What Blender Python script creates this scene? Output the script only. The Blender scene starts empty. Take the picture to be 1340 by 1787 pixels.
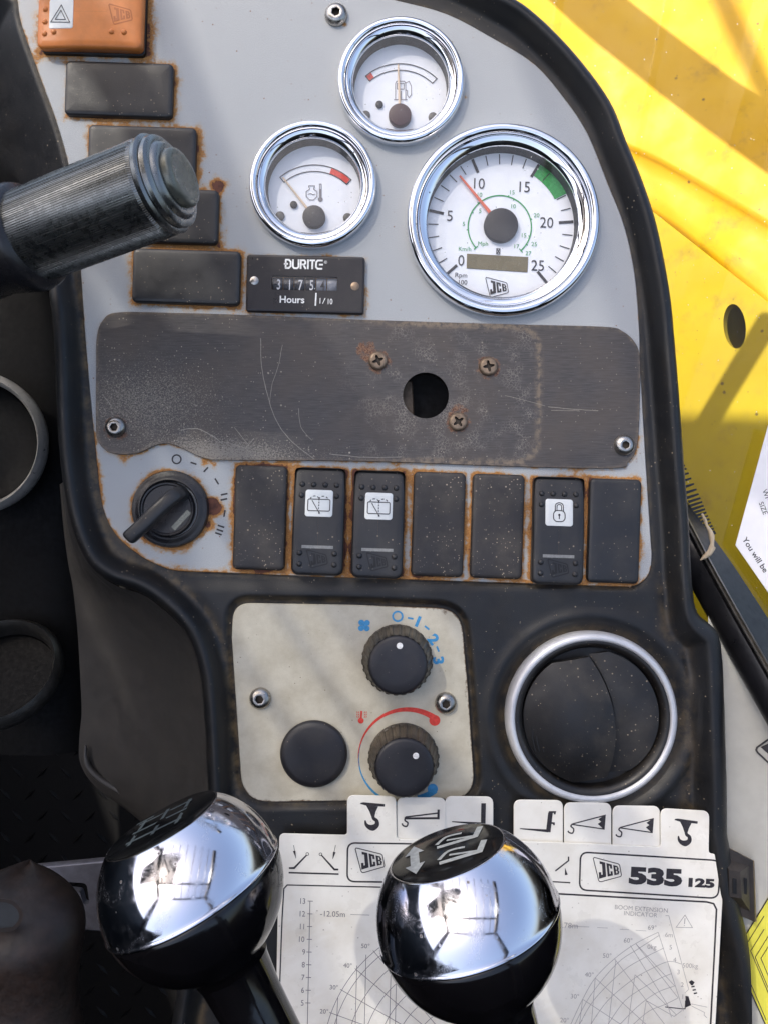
import bpy, math, random
import numpy as np
from mathutils import Vector, Matrix
from mathutils.geometry import delaunay_2d_cdt
random.seed(7)
rng = np.random.default_rng(7)
R = math.radians
PI = math.pi

# ------------------------------------------------------------------ scale and frame of the dashboard
S = 0.0003            # metres for one unit of the dashboard drawing
D = 1400.0            # eye distance from the instrument panel, in units
TILT = R(45)          # the dashboard leans back: its face looks up and to the driver
M = Matrix.Rotation(TILT, 4, 'X')
scn = bpy.context.scene
col = scn.collection

# ------------------------------------------------------------------ camera
cam = bpy.data.cameras.new('camera')
cam.sensor_fit = 'VERTICAL'
cam.sensor_height = 24
cam.lens = 24 / (2 * math.tan(math.atan(893.5 / D)))
cam.clip_start = 0.01
cam.clip_end = 200
camo = bpy.data.objects.new('camera', cam)
col.objects.link(camo)
camo.matrix_world = M @ Matrix.Translation((0, 0, D * S))
scn.camera = camo

# ------------------------------------------------------------------ sky and sun
L = Vector((-0.45, 0.55, 0.70)).normalized()     # towards the sun, dashboard frame
LW = (M.to_3x3() @ L).normalized()
w = bpy.data.worlds.new('World')
scn.world = w
w.use_nodes = True
nt = w.node_tree
sky = nt.nodes.new('ShaderNodeTexSky')
sky.sky_type = 'NISHITA'
sky.sun_disc = False
sky.sun_elevation = math.asin(LW.z)
sky.sun_rotation = math.atan2(LW.x, LW.y)
sky.air_density = 1.0
sky.dust_density = 5.0
sky.ozone_density = 0.6
bg = nt.nodes['Background']
nt.links.new(sky.outputs[0], bg.inputs[0])
bg.inputs[1].default_value = 0.15
sun = bpy.data.lights.new('sun', 'SUN')
sun.energy = 3.8
sun.angle = R(0.6)
sun.color = (1.0, 0.95, 0.86)
suno = bpy.data.objects.new('sun', sun)
col.objects.link(suno)
suno.matrix_world = LW.to_track_quat('Z', 'Y').to_matrix().to_4x4()
scn.view_settings.view_transform = 'Standard'
scn.view_settings.look = 'None'
scn.view_settings.gamma = 1
scn.view_settings.use_curve_mapping = False
scn.view_settings.exposure = 1.15
scn.render.engine = 'CYCLES'
scn.cycles.max_bounces = 8
scn.cycles.transparent_max_bounces = 12
scn.cycles.sample_clamp_indirect = 6

# ------------------------------------------------------------------ materials
def sr(r, g, b):
    f = lambda c: (c / 255 / 12.92) if c / 255 <= 0.04045 else ((c / 255 + 0.055) / 1.055) ** 2.4
    return (f(r), f(g), f(b), 1)

class NT:
    def __init__(s, name):
        s.m = bpy.data.materials.new(name)
        s.m.use_nodes = True
        s.t = s.m.node_tree
        s.p = s.t.nodes['Principled BSDF']
        s.tc = s.t.nodes.new('ShaderNodeTexCoord')
    def n(s, kind, **kw):
        o = s.t.nodes.new(kind)
        for k, v in kw.items():
            setattr(o, k, v)
        return o
    def l(s, a, b):
        s.t.links.new(a, b)
    def noise(s, scale, detail=3, rough=0.55, stretch=None, dist=0):
        o = s.n('ShaderNodeTexNoise')
        o.inputs['Scale'].default_value = scale
        o.inputs['Detail'].default_value = detail
        o.inputs['Roughness'].default_value = rough
        o.inputs['Distortion'].default_value = dist
        if stretch:
            mp = s.n('ShaderNodeMapping')
            mp.inputs['Scale'].default_value = stretch
            s.l(s.tc.outputs['Object'], mp.inputs[0])
            s.l(mp.outputs[0], o.inputs['Vector'])
        else:
            s.l(s.tc.outputs['Object'], o.inputs['Vector'])
        return o.outputs['Fac']
    def step(s, src, a, b, lo=0.0, hi=1.0):
        o = s.n('ShaderNodeMapRange')
        o.interpolation_type = 'SMOOTHSTEP'
        s.l(src, o.inputs[0])
        o.inputs[1].default_value = a
        o.inputs[2].default_value = b
        o.inputs[3].default_value = lo
        o.inputs[4].default_value = hi
        return o.outputs[0]
    def math(s, op, a, b=None):
        o = s.n('ShaderNodeMath', operation=op)
        for i, x in enumerate((a, b)):
            if x is None: continue
            if isinstance(x, (int, float)): o.inputs[i].default_value = x
            else: s.l(x, o.inputs[i])
        return o.outputs[0]
    def mix(s, fac, a, b):
        o = s.n('ShaderNodeMix', data_type='RGBA')
        for i, x in ((0, fac), (6, a), (7, b)):
            if isinstance(x, (int, float, tuple)): o.inputs[i].default_value = x
            else: s.l(x, o.inputs[i])
        return o.outputs[2]
    def bump(s, h, dist, strength=1.0):
        o = s.n('ShaderNodeBump')
        o.inputs['Distance'].default_value = dist
        o.inputs['Strength'].default_value = strength
        s.l(h, o.inputs['Height'])
        s.l(o.outputs[0], s.p.inputs['Normal'])
    def base(s, x):
        if isinstance(x, tuple): s.p.inputs['Base Color'].default_value = x
        else: s.l(x, s.p.inputs['Base Color'])
    def rough(s, x):
        if isinstance(x, float): s.p.inputs['Roughness'].default_value = x
        else: s.l(x, s.p.inputs['Roughness'])
    def attr(s, name):
        o = s.n('ShaderNodeAttribute', attribute_name=name)
        return o.outputs['Fac']

def specks(q, scale, thr, soft=0.02):
    """tiny dust grains: small cells of a voronoi whose random value is high"""
    v = q.n('ShaderNodeTexVoronoi')
    v.inputs['Scale'].default_value = scale
    q.l(q.tc.outputs['Object'], v.inputs['Vector'])
    near = q.step(v.outputs['Distance'], 0.30, 0.12)
    sp = q.n('ShaderNodeSeparateColor')
    q.l(v.outputs['Color'], sp.inputs[0])
    pick = q.step(sp.outputs[0], thr, thr + soft)
    return q.math('MULTIPLY', near, pick)

def simple(name, c, rough=0.5, metal=0.0, var=0.12, bump=0.0, bscale=900, spec=0.5, coat=0.0):
    q = NT(name)
    n1 = q.noise(130, 4)
    dark = tuple(x * (1 - var) for x in c[:3]) + (1,)
    lite = tuple(min(1, x * (1 + var)) for x in c[:3]) + (1,)
    q.base(q.mix(q.step(n1, 0.3, 0.7), dark, lite))
    q.rough(q.step(q.noise(320, 4), 0.25, 0.75, max(0.02, rough - 0.08), min(1, rough + 0.08)))
    q.p.inputs['Metallic'].default_value = metal
    q.p.inputs['Specular IOR Level'].default_value = spec
    q.p.inputs['Coat Weight'].default_value = coat
    if bump: q.bump(q.noise(bscale, 2), bump)
    return q.m

def plastic(name, c, rough=0.42, dust=0.985, dustc=sr(150, 135, 115), grain=0.00008, film=0.18, filmc=sr(95, 88, 78), spec=0.5, edge=False):
    """moulded black plastic: grain, dusty film in patches, bright grains of dust"""
    q = NT(name)
    g = q.noise(2600, 2)
    f1 = q.step(q.noise(55, 5, 0.6), 0.42, 0.75, 0, film)
    cc = q.mix(f1, c, filmc)
    d1 = specks(q, 900, dust)
    d2 = q.math('MULTIPLY', specks(q, 520, dust + 0.004), 1.0)
    patch = q.step(q.noise(38, 3), 0.40, 0.62, 0.25, 1.0)
    d = q.math('MULTIPLY', q.math('MAXIMUM', d1, d2), patch)
    q.base(q.mix(d, cc, dustc))
    q.rough(q.math('ADD', q.step(q.noise(90, 4), 0.3, 0.7, rough - 0.07, rough + 0.1), q.math('MULTIPLY', d, 0.3)))
    q.p.inputs['Specular IOR Level'].default_value = spec
    if edge:
        e = q.math('MULTIPLY', q.attr('dust'), q.step(q.noise(120, 5, 0.65), 0.35, 0.68, 0.0, 0.8))
        old = q.p.inputs['Base Color'].links[0].from_socket
        q.base(q.mix(e, old, sr(104, 88, 62)))
    q.bump(g, grain)
    return q.m

def chrome(name, c=(0.86, 0.87, 0.9, 1), rough=0.05, smear=0.0):
    q = NT(name)
    n1 = q.noise(240, 4, 0.6)
    spot = specks(q, 420, 0.955)
    q.base(q.mix(q.math('MULTIPLY', spot, 0.8), c, sr(90, 78, 60)))
    r0 = q.math('ADD', q.step(n1, 0.45, 0.8, rough, rough + 0.12), q.math('MULTIPLY', spot, 0.5))
    if smear:
        r0 = q.math('ADD', r0, q.math('MULTIPLY', q.step(q.noise(75, 6, 0.7, dist=1.5), 0.48, 0.62), q.step(q.noise(1500, 2, 0.5, (1, 6, 1)), 0.3, 0.7, smear * .4, smear)))
    q.rough(r0)
    q.p.inputs['Metallic'].default_value = 1
    q.bump(q.noise(90, 2), 0.00003)
    return q.m

def thin_glass(name, refl=0.05, dirt=0.02, dirtc=(0.8, 0.8, 0.78, 1)):
    q = NT(name)
    q.t.nodes.remove(q.p)
    out = q.t.nodes['Material Output']
    tr = q.n('ShaderNodeBsdfTransparent')
    gl = q.n('ShaderNodeBsdfGlossy')
    gl.inputs['Roughness'].default_value = 0.02
    df = q.n('ShaderNodeBsdfDiffuse')
    df.inputs['Color'].default_value = dirtc
    lw = q.n('ShaderNodeLayerWeight')
    lw.inputs['Blend'].default_value = 0.5
    fac = q.math('ADD', q.math('MULTIPLY', q.math('POWER', lw.outputs['Facing'], 4.0), 0.6), refl)
    m1 = q.n('ShaderNodeMixShader')
    q.l(fac, m1.inputs[0]); q.l(tr.outputs[0], m1.inputs[1]); q.l(gl.outputs[0], m1.inputs[2])
    m2 = q.n('ShaderNodeMixShader')
    dd = q.math('ADD', q.step(q.noise(60, 5), 0.4, 0.8, dirt * 0.3, dirt), q.math('MULTIPLY', specks(q, 600, 0.97), 0.5))
    q.l(dd, m2.inputs[0]); q.l(m1.outputs[0], m2.inputs[1]); q.l(df.outputs[0], m2.inputs[2])
    q.l(m2.outputs[0], out.inputs[0])
    return q.m

def tinted(name):
    q = NT(name)
    q.t.nodes.remove(q.p)
    tr = q.n('ShaderNodeBsdfTransparent'); tr.inputs['Color'].default_value = (0.40, 0.40, 0.40, 1)
    gl = q.n('ShaderNodeBsdfGlossy'); gl.inputs['Roughness'].default_value = 0.03
    m1 = q.n('ShaderNodeMixShader'); m1.inputs[0].default_value = 0.06
    q.l(tr.outputs[0], m1.inputs[1]); q.l(gl.outputs[0], m1.inputs[2]); q.l(m1.outputs[0], q.t.nodes['Material Output'].inputs[0])
    return q.m

def ink(name, c, rough=0.5):
    q = NT(name)
    q.base(q.mix(q.step(q.noise(700, 4), 0.3, 0.75), c, tuple(min(1, x * 1.35 + 0.012) for x in c[:3]) + (1,)))
    q.rough(rough)
    return q.m

# grey painted panel with rust creeping from the openings
def panel_paint():
    q = NT('grey_panel_paint')
    fine = q.noise(3200, 2, 0.6)
    mid = q.noise(160, 5, 0.6)
    grey = q.mix(q.step(fine, 0.35, 0.68), sr(148, 151, 153), sr(189, 191, 191))
    grey = q.mix(q.step(mid, 0.45, 0.8, 0, 0.22), grey, sr(160, 158, 160))
    spk = q.math('MULTIPLY', specks(q, 560, 0.95), q.step(q.noise(25, 3), 0.42, 0.6, 0.25, 1.0))
    grey = q.mix(spk, grey, sr(120, 82, 48))
    at = q.attr('rust')
    nz = q.noise(210, 8, 0.68)
    nz2 = q.noise(900, 5, 0.7)
    s1 = q.math('ADD', at, q.math('MULTIPLY', q.math('SUBTRACT', nz, 0.5), 1.3))
    s1 = q.math('ADD', s1, q.math('MULTIPLY', q.math('SUBTRACT', nz2, 0.5), 0.6))
    s1 = q.math('ADD', s1, q.math('MULTIPLY', q.math('SUBTRACT', q.noise(48, 3), 0.52), 1.5))
    on = q.step(at, 0.02, 0.12)
    stain = q.math('MULTIPLY', q.step(s1, 0.30, 0.66, 0, 0.75), q.step(at, 0.10, 0.30))
    rust = q.math('MULTIPLY', q.step(s1, 0.55, 0.75), q.step(at, 0.10, 0.30))
    deep = q.math('MULTIPLY', q.step(q.math('ADD', s1, q.math('MULTIPLY', q.math('SUBTRACT', q.noise(60, 3), 0.5), 1.2)), 1.02, 1.1), on)
    c1 = q.mix(stain, grey, sr(176, 150, 116))
    rc = q.mix(q.step(nz2, 0.3, 0.7), sr(138, 90, 44), sr(188, 134, 74))
    c2 = q.mix(rust, c1, rc)
    c3 = q.mix(deep, c2, q.mix(q.step(nz, 0.4, 0.6), sr(70, 40, 30), sr(104, 62, 46)))
    q.base(c3)
    q.p.inputs['Metallic'].default_value = 0.0
    q.rough(q.math('ADD', q.step(fine, 0.3, 0.7, 0.36, 0.5), q.math('MULTIPLY', rust, 0.35)))
    h = q.math('ADD', q.math('MULTIPLY', fine, 0.25), q.math('ADD', q.math('MULTIPLY', q.math('MULTIPLY', rust, nz2), 0.8), q.math('MULTIPLY', deep, -0.8)))
    q.bump(h, 0.00012)
    return q.m

# worn dark steel cover plate
def worn_plate():
    q = NT('worn_dark_plate')
    br = q.noise(120, 4, 0.6, (1, 14, 1))
    fine = q.noise(1500, 3, 0.65)
    base = q.mix(q.step(br, 0.3, 0.7), sr(66, 63, 62), sr(84, 80, 78))
    base = q.mix(q.step(q.noise(28, 4), 0.35, 0.7, 0, 0.6), base, sr(88, 79, 71))
    wear = q.attr('wear')
    sc1 = q.noise(1300, 5, 0.72, (1, 1.2, 1), 0.5)
    worn = q.step(q.math('ADD', sc1, q.math('MULTIPLY', q.math('SUBTRACT', wear, 0.5), 0.26)), 0.60, 0.68)
    base = q.mix(q.math('MULTIPLY', worn, 0.5), base, sr(166, 158, 144))
    d = q.math('MAXIMUM', specks(q, 800, 0.92), specks(q, 450, 0.97))
    base = q.mix(q.math('MULTIPLY', d, q.step(wear, 0.1, 0.6, 0.25, 0.9)), base, sr(190, 178, 158))
    crk = q.attr('crackle')
    vv = q.n('ShaderNodeTexVoronoi', feature='DISTANCE_TO_EDGE')
    vv.inputs['Scale'].default_value = 620
    wv = q.n('ShaderNodeVectorMath', operation='ADD')
    q.l(q.tc.outputs['Object'], wv.inputs[0])
    nzc = q.n('ShaderNodeTexNoise'); nzc.inputs['Scale'].default_value = 800
    q.l(q.tc.outputs['Object'], nzc.inputs['Vector'])
    sc = q.n('ShaderNodeVectorMath', operation='SCALE'); sc.inputs[3].default_value = 0.0015
    q.l(nzc.outputs['Color'], sc.inputs[0]); q.l(sc.outputs[0], wv.inputs[1])
    q.l(wv.outputs[0], vv.inputs['Vector'])
    line = q.math('MULTIPLY', q.step(vv.outputs['Distance'], 0.10, 0.02), q.math('MULTIPLY', crk, q.step(q.noise(70, 3), 0.45, 0.65, 0.0, 0.5)))
    base = q.mix(line, base, sr(150, 142, 132))
    tr = q.attr('trace')
    base = q.mix(q.math('MULTIPLY', tr, q.step(q.noise(300, 5, 0.7), 0.36, 0.62, 0, 0.7)), base, sr(146, 128, 106))
    ru = q.attr('rust')
    ron = q.step(q.math('ADD', ru, q.math('MULTIPLY', q.math('SUBTRACT', q.noise(260, 7, 0.7), 0.5), 1.4)), 0.5, 0.75)
    ron = q.math('MULTIPLY', ron, q.step(ru, 0.03, 0.15))
    base = q.mix(ron, base, q.mix(q.step(fine, 0.35, 0.65), sr(84, 52, 42), sr(146, 112, 88)))
    q.base(base)
    q.p.inputs['Metallic'].default_value = 0.25
    q.rough(q.math('ADD', q.step(fine, 0.3, 0.7, 0.30, 0.46), q.math('MULTIPLY', ron, 0.4)))
    q.bump(q.math('ADD', q.math('ADD', fine, q.math('MULTIPLY', br, 0.6)), q.math('MULTIPLY', q.math('ADD', ron, line), 0.8)), 0.00009)
    return q.m

def yellow_paint(name, c1, c2, rough=0.32):
    q = NT(name)
    n1 = q.noise(9, 6, 0.6)
    cc = q.mix(q.step(n1, 0.35, 0.7), c1, c2)
    dirt = q.step(q.noise(26, 8, 0.75), 0.52, 0.72, 0, 0.45)
    cc = q.mix(dirt, cc, sr(112, 84, 40))
    sp = q.math('MAXIMUM', specks(q, 160, 0.97), specks(q, 420, 0.975))
    cc = q.mix(q.math('MULTIPLY', sp, 0.8), cc, sr(80, 62, 34))
    q.base(cc)
    q.rough(q.step(q.noise(30, 5), 0.3, 0.7, rough, rough + 0.2))
    q.p.inputs['Specular IOR Level'].default_value = 0.25
    q.bump(q.noise(50, 3), 0.0004, 0.3)
    return q.m

def card_stock():
    q = NT('white_card_plastic')
    c = q.mix(q.step(q.noise(40, 5, 0.6), 0.35, 0.75), sr(238, 235, 226), sr(224, 219, 207))
    c = q.mix(q.step(q.noise(14, 5, 0.65, dist=0.8), 0.5, 0.72, 0, 0.30), c, sr(196, 180, 150))
    c = q.mix(q.step(q.noise(220, 6, 0.75), 0.6, 0.78, 0, 0.35), c, sr(168, 154, 132))
    d = q.math('MULTIPLY', specks(q, 620, 0.955), q.step(q.noise(30, 3), 0.38, 0.6))
    q.base(q.mix(q.math('MULTIPLY', d, 0.7), c, sr(120, 105, 88)))
    q.rough(q.step(q.noise(60, 5, 0.6), 0.35, 0.7, 0.26, 0.5))
    q.bump(q.noise(700, 2), 0.00004)
    return q.m

def heater_paint():
    q = NT('cream_heater_panel')
    c = q.mix(q.step(q.noise(70, 6, 0.62), 0.3, 0.75), sr(200, 194, 176), sr(178, 170, 150))
    c = q.mix(q.math('MULTIPLY', q.step(q.noise(2400, 2), 0.45, 0.75), 0.25), c, sr(150, 142, 124))
    d = q.math('MULTIPLY', specks(q, 700, 0.955), q.step(q.noise(26, 3), 0.40, 0.62))
    c = q.mix(q.math('MULTIPLY', d, 0.8), c, sr(104, 88, 66))
    gr = q.attr('rust')
    g2 = q.step(q.math('ADD', gr, q.math('MULTIPLY', q.math('SUBTRACT', q.noise(300, 6, 0.7), 0.5), 1.2)), 0.45, 0.8)
    c = q.mix(q.math('MULTIPLY', g2, q.step(gr, 0.05, 0.25)), c, sr(96, 74, 52))
    q.base(c)
    q.rough(0.45)
    q.bump(q.noise(2400, 2), 0.00006)
    return q.m

MT = dict(
    panel=panel_paint(), plate=worn_plate(), heater=heater_paint(), card=card_stock(),
    mould=plastic('black_moulded_plastic', sr(26, 27, 29), 0.40, 0.955, film=0.09, grain=0.00012, filmc=sr(88, 78, 62), spec=0.42, edge=True),
    shroud=plastic('black_smooth_plastic', sr(26, 29, 34), 0.34, 0.980, grain=0.00004, film=0.10),
    switch=plastic('black_switch_plastic', sr(38, 38, 40), 0.36, 0.93, grain=0.00006, film=0.16),
    switch_dusty=plastic('dusty_switch_plastic', sr(42, 38, 37), 0.44, 0.83, grain=0.00010, film=0.35, dustc=sr(176, 160, 138)),
    vent=plastic('black_vent_plastic', sr(26, 24, 23), 0.38, 0.92, grain=0.00006, film=0.2),
    knob=plastic('black_knob_plastic', sr(34, 33, 37), 0.38, 0.965, grain=0.00006, film=0.12),
    knob_skirt=plastic('dusty_knob_skirt', sr(58, 52, 44), 0.45, 0.93, film=0.55, filmc=sr(120, 110, 92)),
    meter=plastic('black_meter_plastic', sr(30, 27, 31), 0.34, 0.975, film=0.12),
    dark=simple('dark_cab_plastic', sr(8, 8, 8), 0.6, bump=0.0001, bscale=300, spec=0.15),
    sidewall=plastic('side_wall_plastic', sr(58, 56, 54), 0.46, 0.995, film=0.10, spec=0.5),
    floor=simple('dark_floor_mat', sr(8, 7, 7), 0.55, spec=0.2),
    chrome=chrome('bezel_chrome', rough=0.045), ballchrome=chrome('knob_chrome', (0.68, 0.68, 0.74, 1), 0.08, smear=0.2),
    steel=simple('zinc_bolt_steel', sr(176, 172, 166), 0.30, 1.0, 0.2, 0.00003, 600),
    socket=simple('dark_bolt_socket', sr(70, 62, 54), 0.6, 0.6),
    rusty=simple('rusty_screw_steel', sr(132, 114, 96), 0.5, 0.6, 0.4, 0.00012, 900),
    face=simple('white_gauge_face', sr(236, 238, 243), 0.5, var=0.02),
    wall=simple('gauge_inner_wall', sr(13, 12, 13), 0.5),
    hub=plastic('gauge_hub_plastic', sr(40, 36, 38), 0.45, 0.95),
    hubred=plastic('fuel_hub_plastic', sr(58, 26, 32), 0.4, 0.95),
    peg=simple('grey_peg', sr(86, 84, 82), 0.5), pegdark=simple('dark_peg', sr(34, 33, 36), 0.5),
    needle_red=simple('orange_red_needle', sr(222, 112, 84), 0.45, var=0.05),
    needle_cream=simple('cream_needle', sr(222, 198, 172), 0.45, var=0.05),
    glass=thin_glass('gauge_glass', 0.035, 0.06), pane=thin_glass('window_glass', 0.025, 0.012),
    ink=ink('black_ink', sr(38, 34, 38)), inkthin=ink('grey_ink', sr(104, 100, 104)), inkfaint=ink('faded_ink', sr(152, 148, 146)),
    inkgreen=ink('green_ink', sr(34, 134, 62)), inkred=ink('red_ink', sr(190, 52, 40)), inkblue=ink('blue_ink', sr(48, 128, 176)),
    inkgaugered=ink('gauge_red_ink', sr(204, 62, 48)), white=ink('white_ink', sr(224, 222, 218)), greyink=ink('grey_white_ink', sr(126, 126, 123)),
    lcd=simple('dark_lcd', sr(112, 102, 74), 0.25, var=0.05),
    tile=simple('white_switch_tile', sr(226, 228, 224), 0.4, var=0.03),
    orange=simple('orange_switch_plastic', sr(206, 122, 58), 0.4, var=0.08, bump=0.00004),
    drum=simple('counter_drum', sr(40, 40, 48), 0.4), drumgrey=simple('counter_drum_grey', sr(120, 122, 130), 0.4),
    silver=simple('silver_vent_paint', sr(212, 212, 213), 0.36, 0.35, 0.06, 0.00004, 2500),
    oldsilver=simple('worn_silver_paint', sr(74, 73, 70), 0.36, 0.7, 0.2, 0.00006, 900),
    grip=simple('grip_metal', sr(132, 133, 131), 0.28, 0.95, 0.04, 0.00001, 900),
    gripcap=simple('grip_cap_plastic', sr(112, 112, 102), 0.28, 0.5, 0.15, 0.00003, 900),
    collar=plastic('grip_collar_plastic', sr(34, 33, 36), 0.25, 0.985),
    ballblack=simple('gloss_black_plastic', sr(12, 11, 13), 0.12, var=0.1),
    emblem=simple('emblem_black', sr(16, 17, 19), 0.14, var=0.1),
    embleminkl=ink('emblem_grey_ink', sr(66, 74, 76)), embleminkr=ink('emblem_pale_ink', sr(158, 160, 156)),
    yellow=yellow_paint('yellow_body_paint', sr(192, 150, 3), sr(184, 140, 3), 0.5),
    yellow2=yellow_paint('yellow_plate_paint', sr(160, 140, 2), sr(152, 130, 1), 0.5),
    wallgrey=simple('pale_grey_cab_wall', sr(196, 196, 188), 0.5, var=0.04, bump=0.00005, bscale=500),
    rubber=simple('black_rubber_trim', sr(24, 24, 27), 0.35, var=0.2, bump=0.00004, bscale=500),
    beading=simple('grey_trim_beading', sr(104, 100, 94), 0.35, 0.2, 0.2),
    beige=simple('torn_beige_strip', sr(186, 168, 140), 0.6),
    labelyellow=simple('yellow_label', sr(226, 220, 84), 0.45, var=0.03),
    labelwhite=simple('white_label', sr(236, 234, 236), 0.4, var=0.02),
    brown=simple('worn_brown_leather', sr(34, 23, 17), 0.5, 0, 0.35, 0.0003, 160),
    bracket=simple('grey_bracket_steel', sr(112, 112, 120), 0.38, 0.5, 0.15, 0.0001, 300),
    scratch=ink('scratch_pale', sr(134, 127, 116)),
    clip=simple('black_clip_plastic', sr(52, 47, 43), 0.35, var=0.2, bump=0.0001, bscale=400),
    lining=simple('dark_hole_lining', sr(30, 24, 19), 0.6), holeblue=simple('torn_hole_grey', sr(44, 47, 50), 0.5),
    silverdim=simple('dull_silver_paint', sr(196, 194, 188), 0.34, 0.5, 0.12, 0.00004, 1500),
    digit=ink('digit_white', sr(190, 190, 192)),
    tint=tinted('sun_filter'),  # for the unseen sheet added to weaken the sun
    frame=simple('black_frame_and_blockers', sr(30, 30, 31), 0.4),
)

# ------------------------------------------------------------------ mesh helpers
def W(px, py, z=0.0):
    """point of the place seen from the driver at drawing position px,py, z units above the panel"""
    k = (D - z) / D
    return Vector(((px - 670) * k * S, (893 - py) * k * S, z * S))

class Th:
    pass

def props(o, label=None, cat=None, group=None, kind=None):
    if label: o['label'] = label
    if cat: o['category'] = cat
    if group: o['group'] = group
    if kind: o['kind'] = kind

def thing(name, label, cat, px, py, z=0.0, rot=0.0, basis=None, group=None, kind=None):
    t = Th()
    t.o = bpy.data.objects.new(name, None)
    t.o.empty_display_size = 0.01
    col.objects.link(t.o)
    t.px, t.py, t.z = px, py, z
    t.u = S * (D - z) / D
    lm = Matrix.Translation(W(px, py, z))
    if basis is not None: lm = lm @ basis.to_4x4()
    elif rot: lm = lm @ Matrix.Rotation(R(rot), 4, 'Z')
    t.o.matrix_world = M @ lm
    props(t.o, label, cat, group, kind)
    return t

def basis_from(zaxis, up):
    z = Vector(zaxis).normalized()
    x = Vector(up).cross(z).normalized()
    y = z.cross(x)
    return Matrix((x, y, z)).transposed()

class MB:
    def __init__(s, t):
        s.t = t; s.v = []; s.f = []
    def A(s, px, py):
        return (px - s.t.px, s.t.py - py)
    def add(s, v, f, mat=None):
        n = len(s.v)
        if mat is not None: v = [tuple(mat @ Vector(p)) for p in v]
        s.v += [tuple(p) for p in v]
        s.f += [tuple(i + n for i in q) for q in f]
        return s
    def grid_rings(s, rings, close=True, cap0=False, cap1=False, mat=None):
        n = len(rings[0]); v = []; f = []
        for r in rings: v += r
        for i in range(len(rings) - 1):
            for j in range(n if close else n - 1):
                a = i * n + j; b = i * n + (j + 1) % n
                f.append((a, b, b + n, a + n))
        if cap0: f.append(tuple(range(n - 1, -1, -1)))
        if cap1: f.append(tuple(range((len(rings) - 1) * n, len(rings) * n)))
        return s.add(v, f, mat)
    def lathe(s, prof, n=64, c=(0, 0), z0=0, cap=True, mod=None, mat=None):
        rings = []
        for (r, z) in prof:
            rings.append([(c[0] + (r * (mod(2 * PI * j / n, z) if mod else 1)) * math.cos(2 * PI * j / n),
                           c[1] + (r * (mod(2 * PI * j / n, z) if mod else 1)) * math.sin(2 * PI * j / n), z0 + z) for j in range(n)])
        return s.grid_rings(rings, True, False, cap, mat)
    def pillow(s, w, h, r, steps, c=(0, 0), zf=None, ns=8, cap=True, skew=0.0, mat=None):
        rings = []
        for (ins, z) in steps:
            pts = rrect(w - 2 * ins, h - 2 * ins, max(r - ins, 0.4), 5, ns)
            rings.append([(c[0] + x + skew * y, c[1] + y, z + (zf(x, y) if zf else 0)) for x, y in pts])
        return s.grid_rings(rings, True, False, cap, mat)
    def poly(s, pts, z):
        return s.add([(x, y, z) for x, y in pts], [tuple(range(len(pts)))])
    def prism(s, pts, z0, z1, bev=1.0):
        pts = ccw(pts)
        ins = inset(pts, bev)
        return s.grid_rings([[(x, y, z0) for x, y in pts], [(x, y, z1 - bev) for x, y in pts], [(x, y, z1) for x, y in ins]], True, False, True)
    def line(s, a, b, wd, z=0.5):
        a = Vector(a); b = Vector(b); d = (b - a)
        if d.length < 1e-6: return s
        d.normalize(); nrm = Vector((-d.y, d.x)) * wd / 2
        q = [a - nrm, b - nrm, b + nrm, a + nrm]
        return s.add([(p.x, p.y, z) for p in q], [(0, 1, 2, 3)])
    def path(s, pts, wd, z=0.5, close=False):
        """ribbon along points with mitred joints"""
        P = [Vector(p[:2]) for p in pts]; n = len(P); v = []
        wds = wd if isinstance(wd, (list, tuple)) else [wd] * n
        for i in range(n):
            a = P[i - 1] if (i > 0 or close) else P[i]
            b = P[(i + 1) % n] if (i < n - 1 or close) else P[i]
            d1 = (P[i] - a); d2 = (b - P[i])
            d1 = d1.normalized() if d1.length > 1e-6 else d2.normalized()
            d2 = d2.normalized() if d2.length > 1e-6 else d1
            t = (d1 + d2)
            t = t.normalized() if t.length > 1e-4 else d1
            nn = Vector((-t.y, t.x)); k = max(0.4, nn.dot(Vector((-d1.y, d1.x))))
            o = nn * (wds[i] / 2 / k)
            v += [(P[i].x - o.x, P[i].y - o.y, z), (P[i].x + o.x, P[i].y + o.y, z)]
        f = [(2 * i, 2 * i + 2, 2 * i + 3, 2 * i + 1) for i in range(n - 1)]
        if close: f.append((2 * n - 2, 0, 1, 2 * n - 1))
        return s.add(v, f)
    def arcband(s, c, r0, r1, a0, a1, z=0.5, n=40):
        """band between radii; angles clockwise from up in degrees"""
        v = []
        for i in range(n + 1):
            a = R(a0 + (a1 - a0) * i / n)
            v += [(c[0] + r0 * math.sin(a), c[1] + r0 * math.cos(a), z), (c[0] + r1 * math.sin(a), c[1] + r1 * math.cos(a), z)]
        return s.add(v, [(2 * i, 2 * i + 1, 2 * i + 3, 2 * i + 2) for i in range(n)])
    def disc(s, c, r, z=0.5, n=32):
        return s.add([(c[0] + r * math.cos(2 * PI * i / n), c[1] + r * math.sin(2 * PI * i / n), z) for i in range(n)], [tuple(range(n))])
    def tube(s, pts, rad, n=10, cap=True):
        P = [Vector(p) for p in pts]; rings = []
        rads = rad if isinstance(rad, (list, tuple)) else [rad] * len(P)
        for i, p in enumerate(P):
            d = (P[min(i + 1, len(P) - 1)] - P[max(i - 1, 0)]).normalized()
            x = d.cross(Vector((0.123, 0.2, 0.97))).normalized(); y = d.cross(x)
            rings.append([tuple(p + (x * math.cos(2 * PI * j / n) + y * math.sin(2 * PI * j / n)) * rads[i]) for j in range(n)])
        return s.grid_rings(rings, True, cap, cap)
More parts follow.
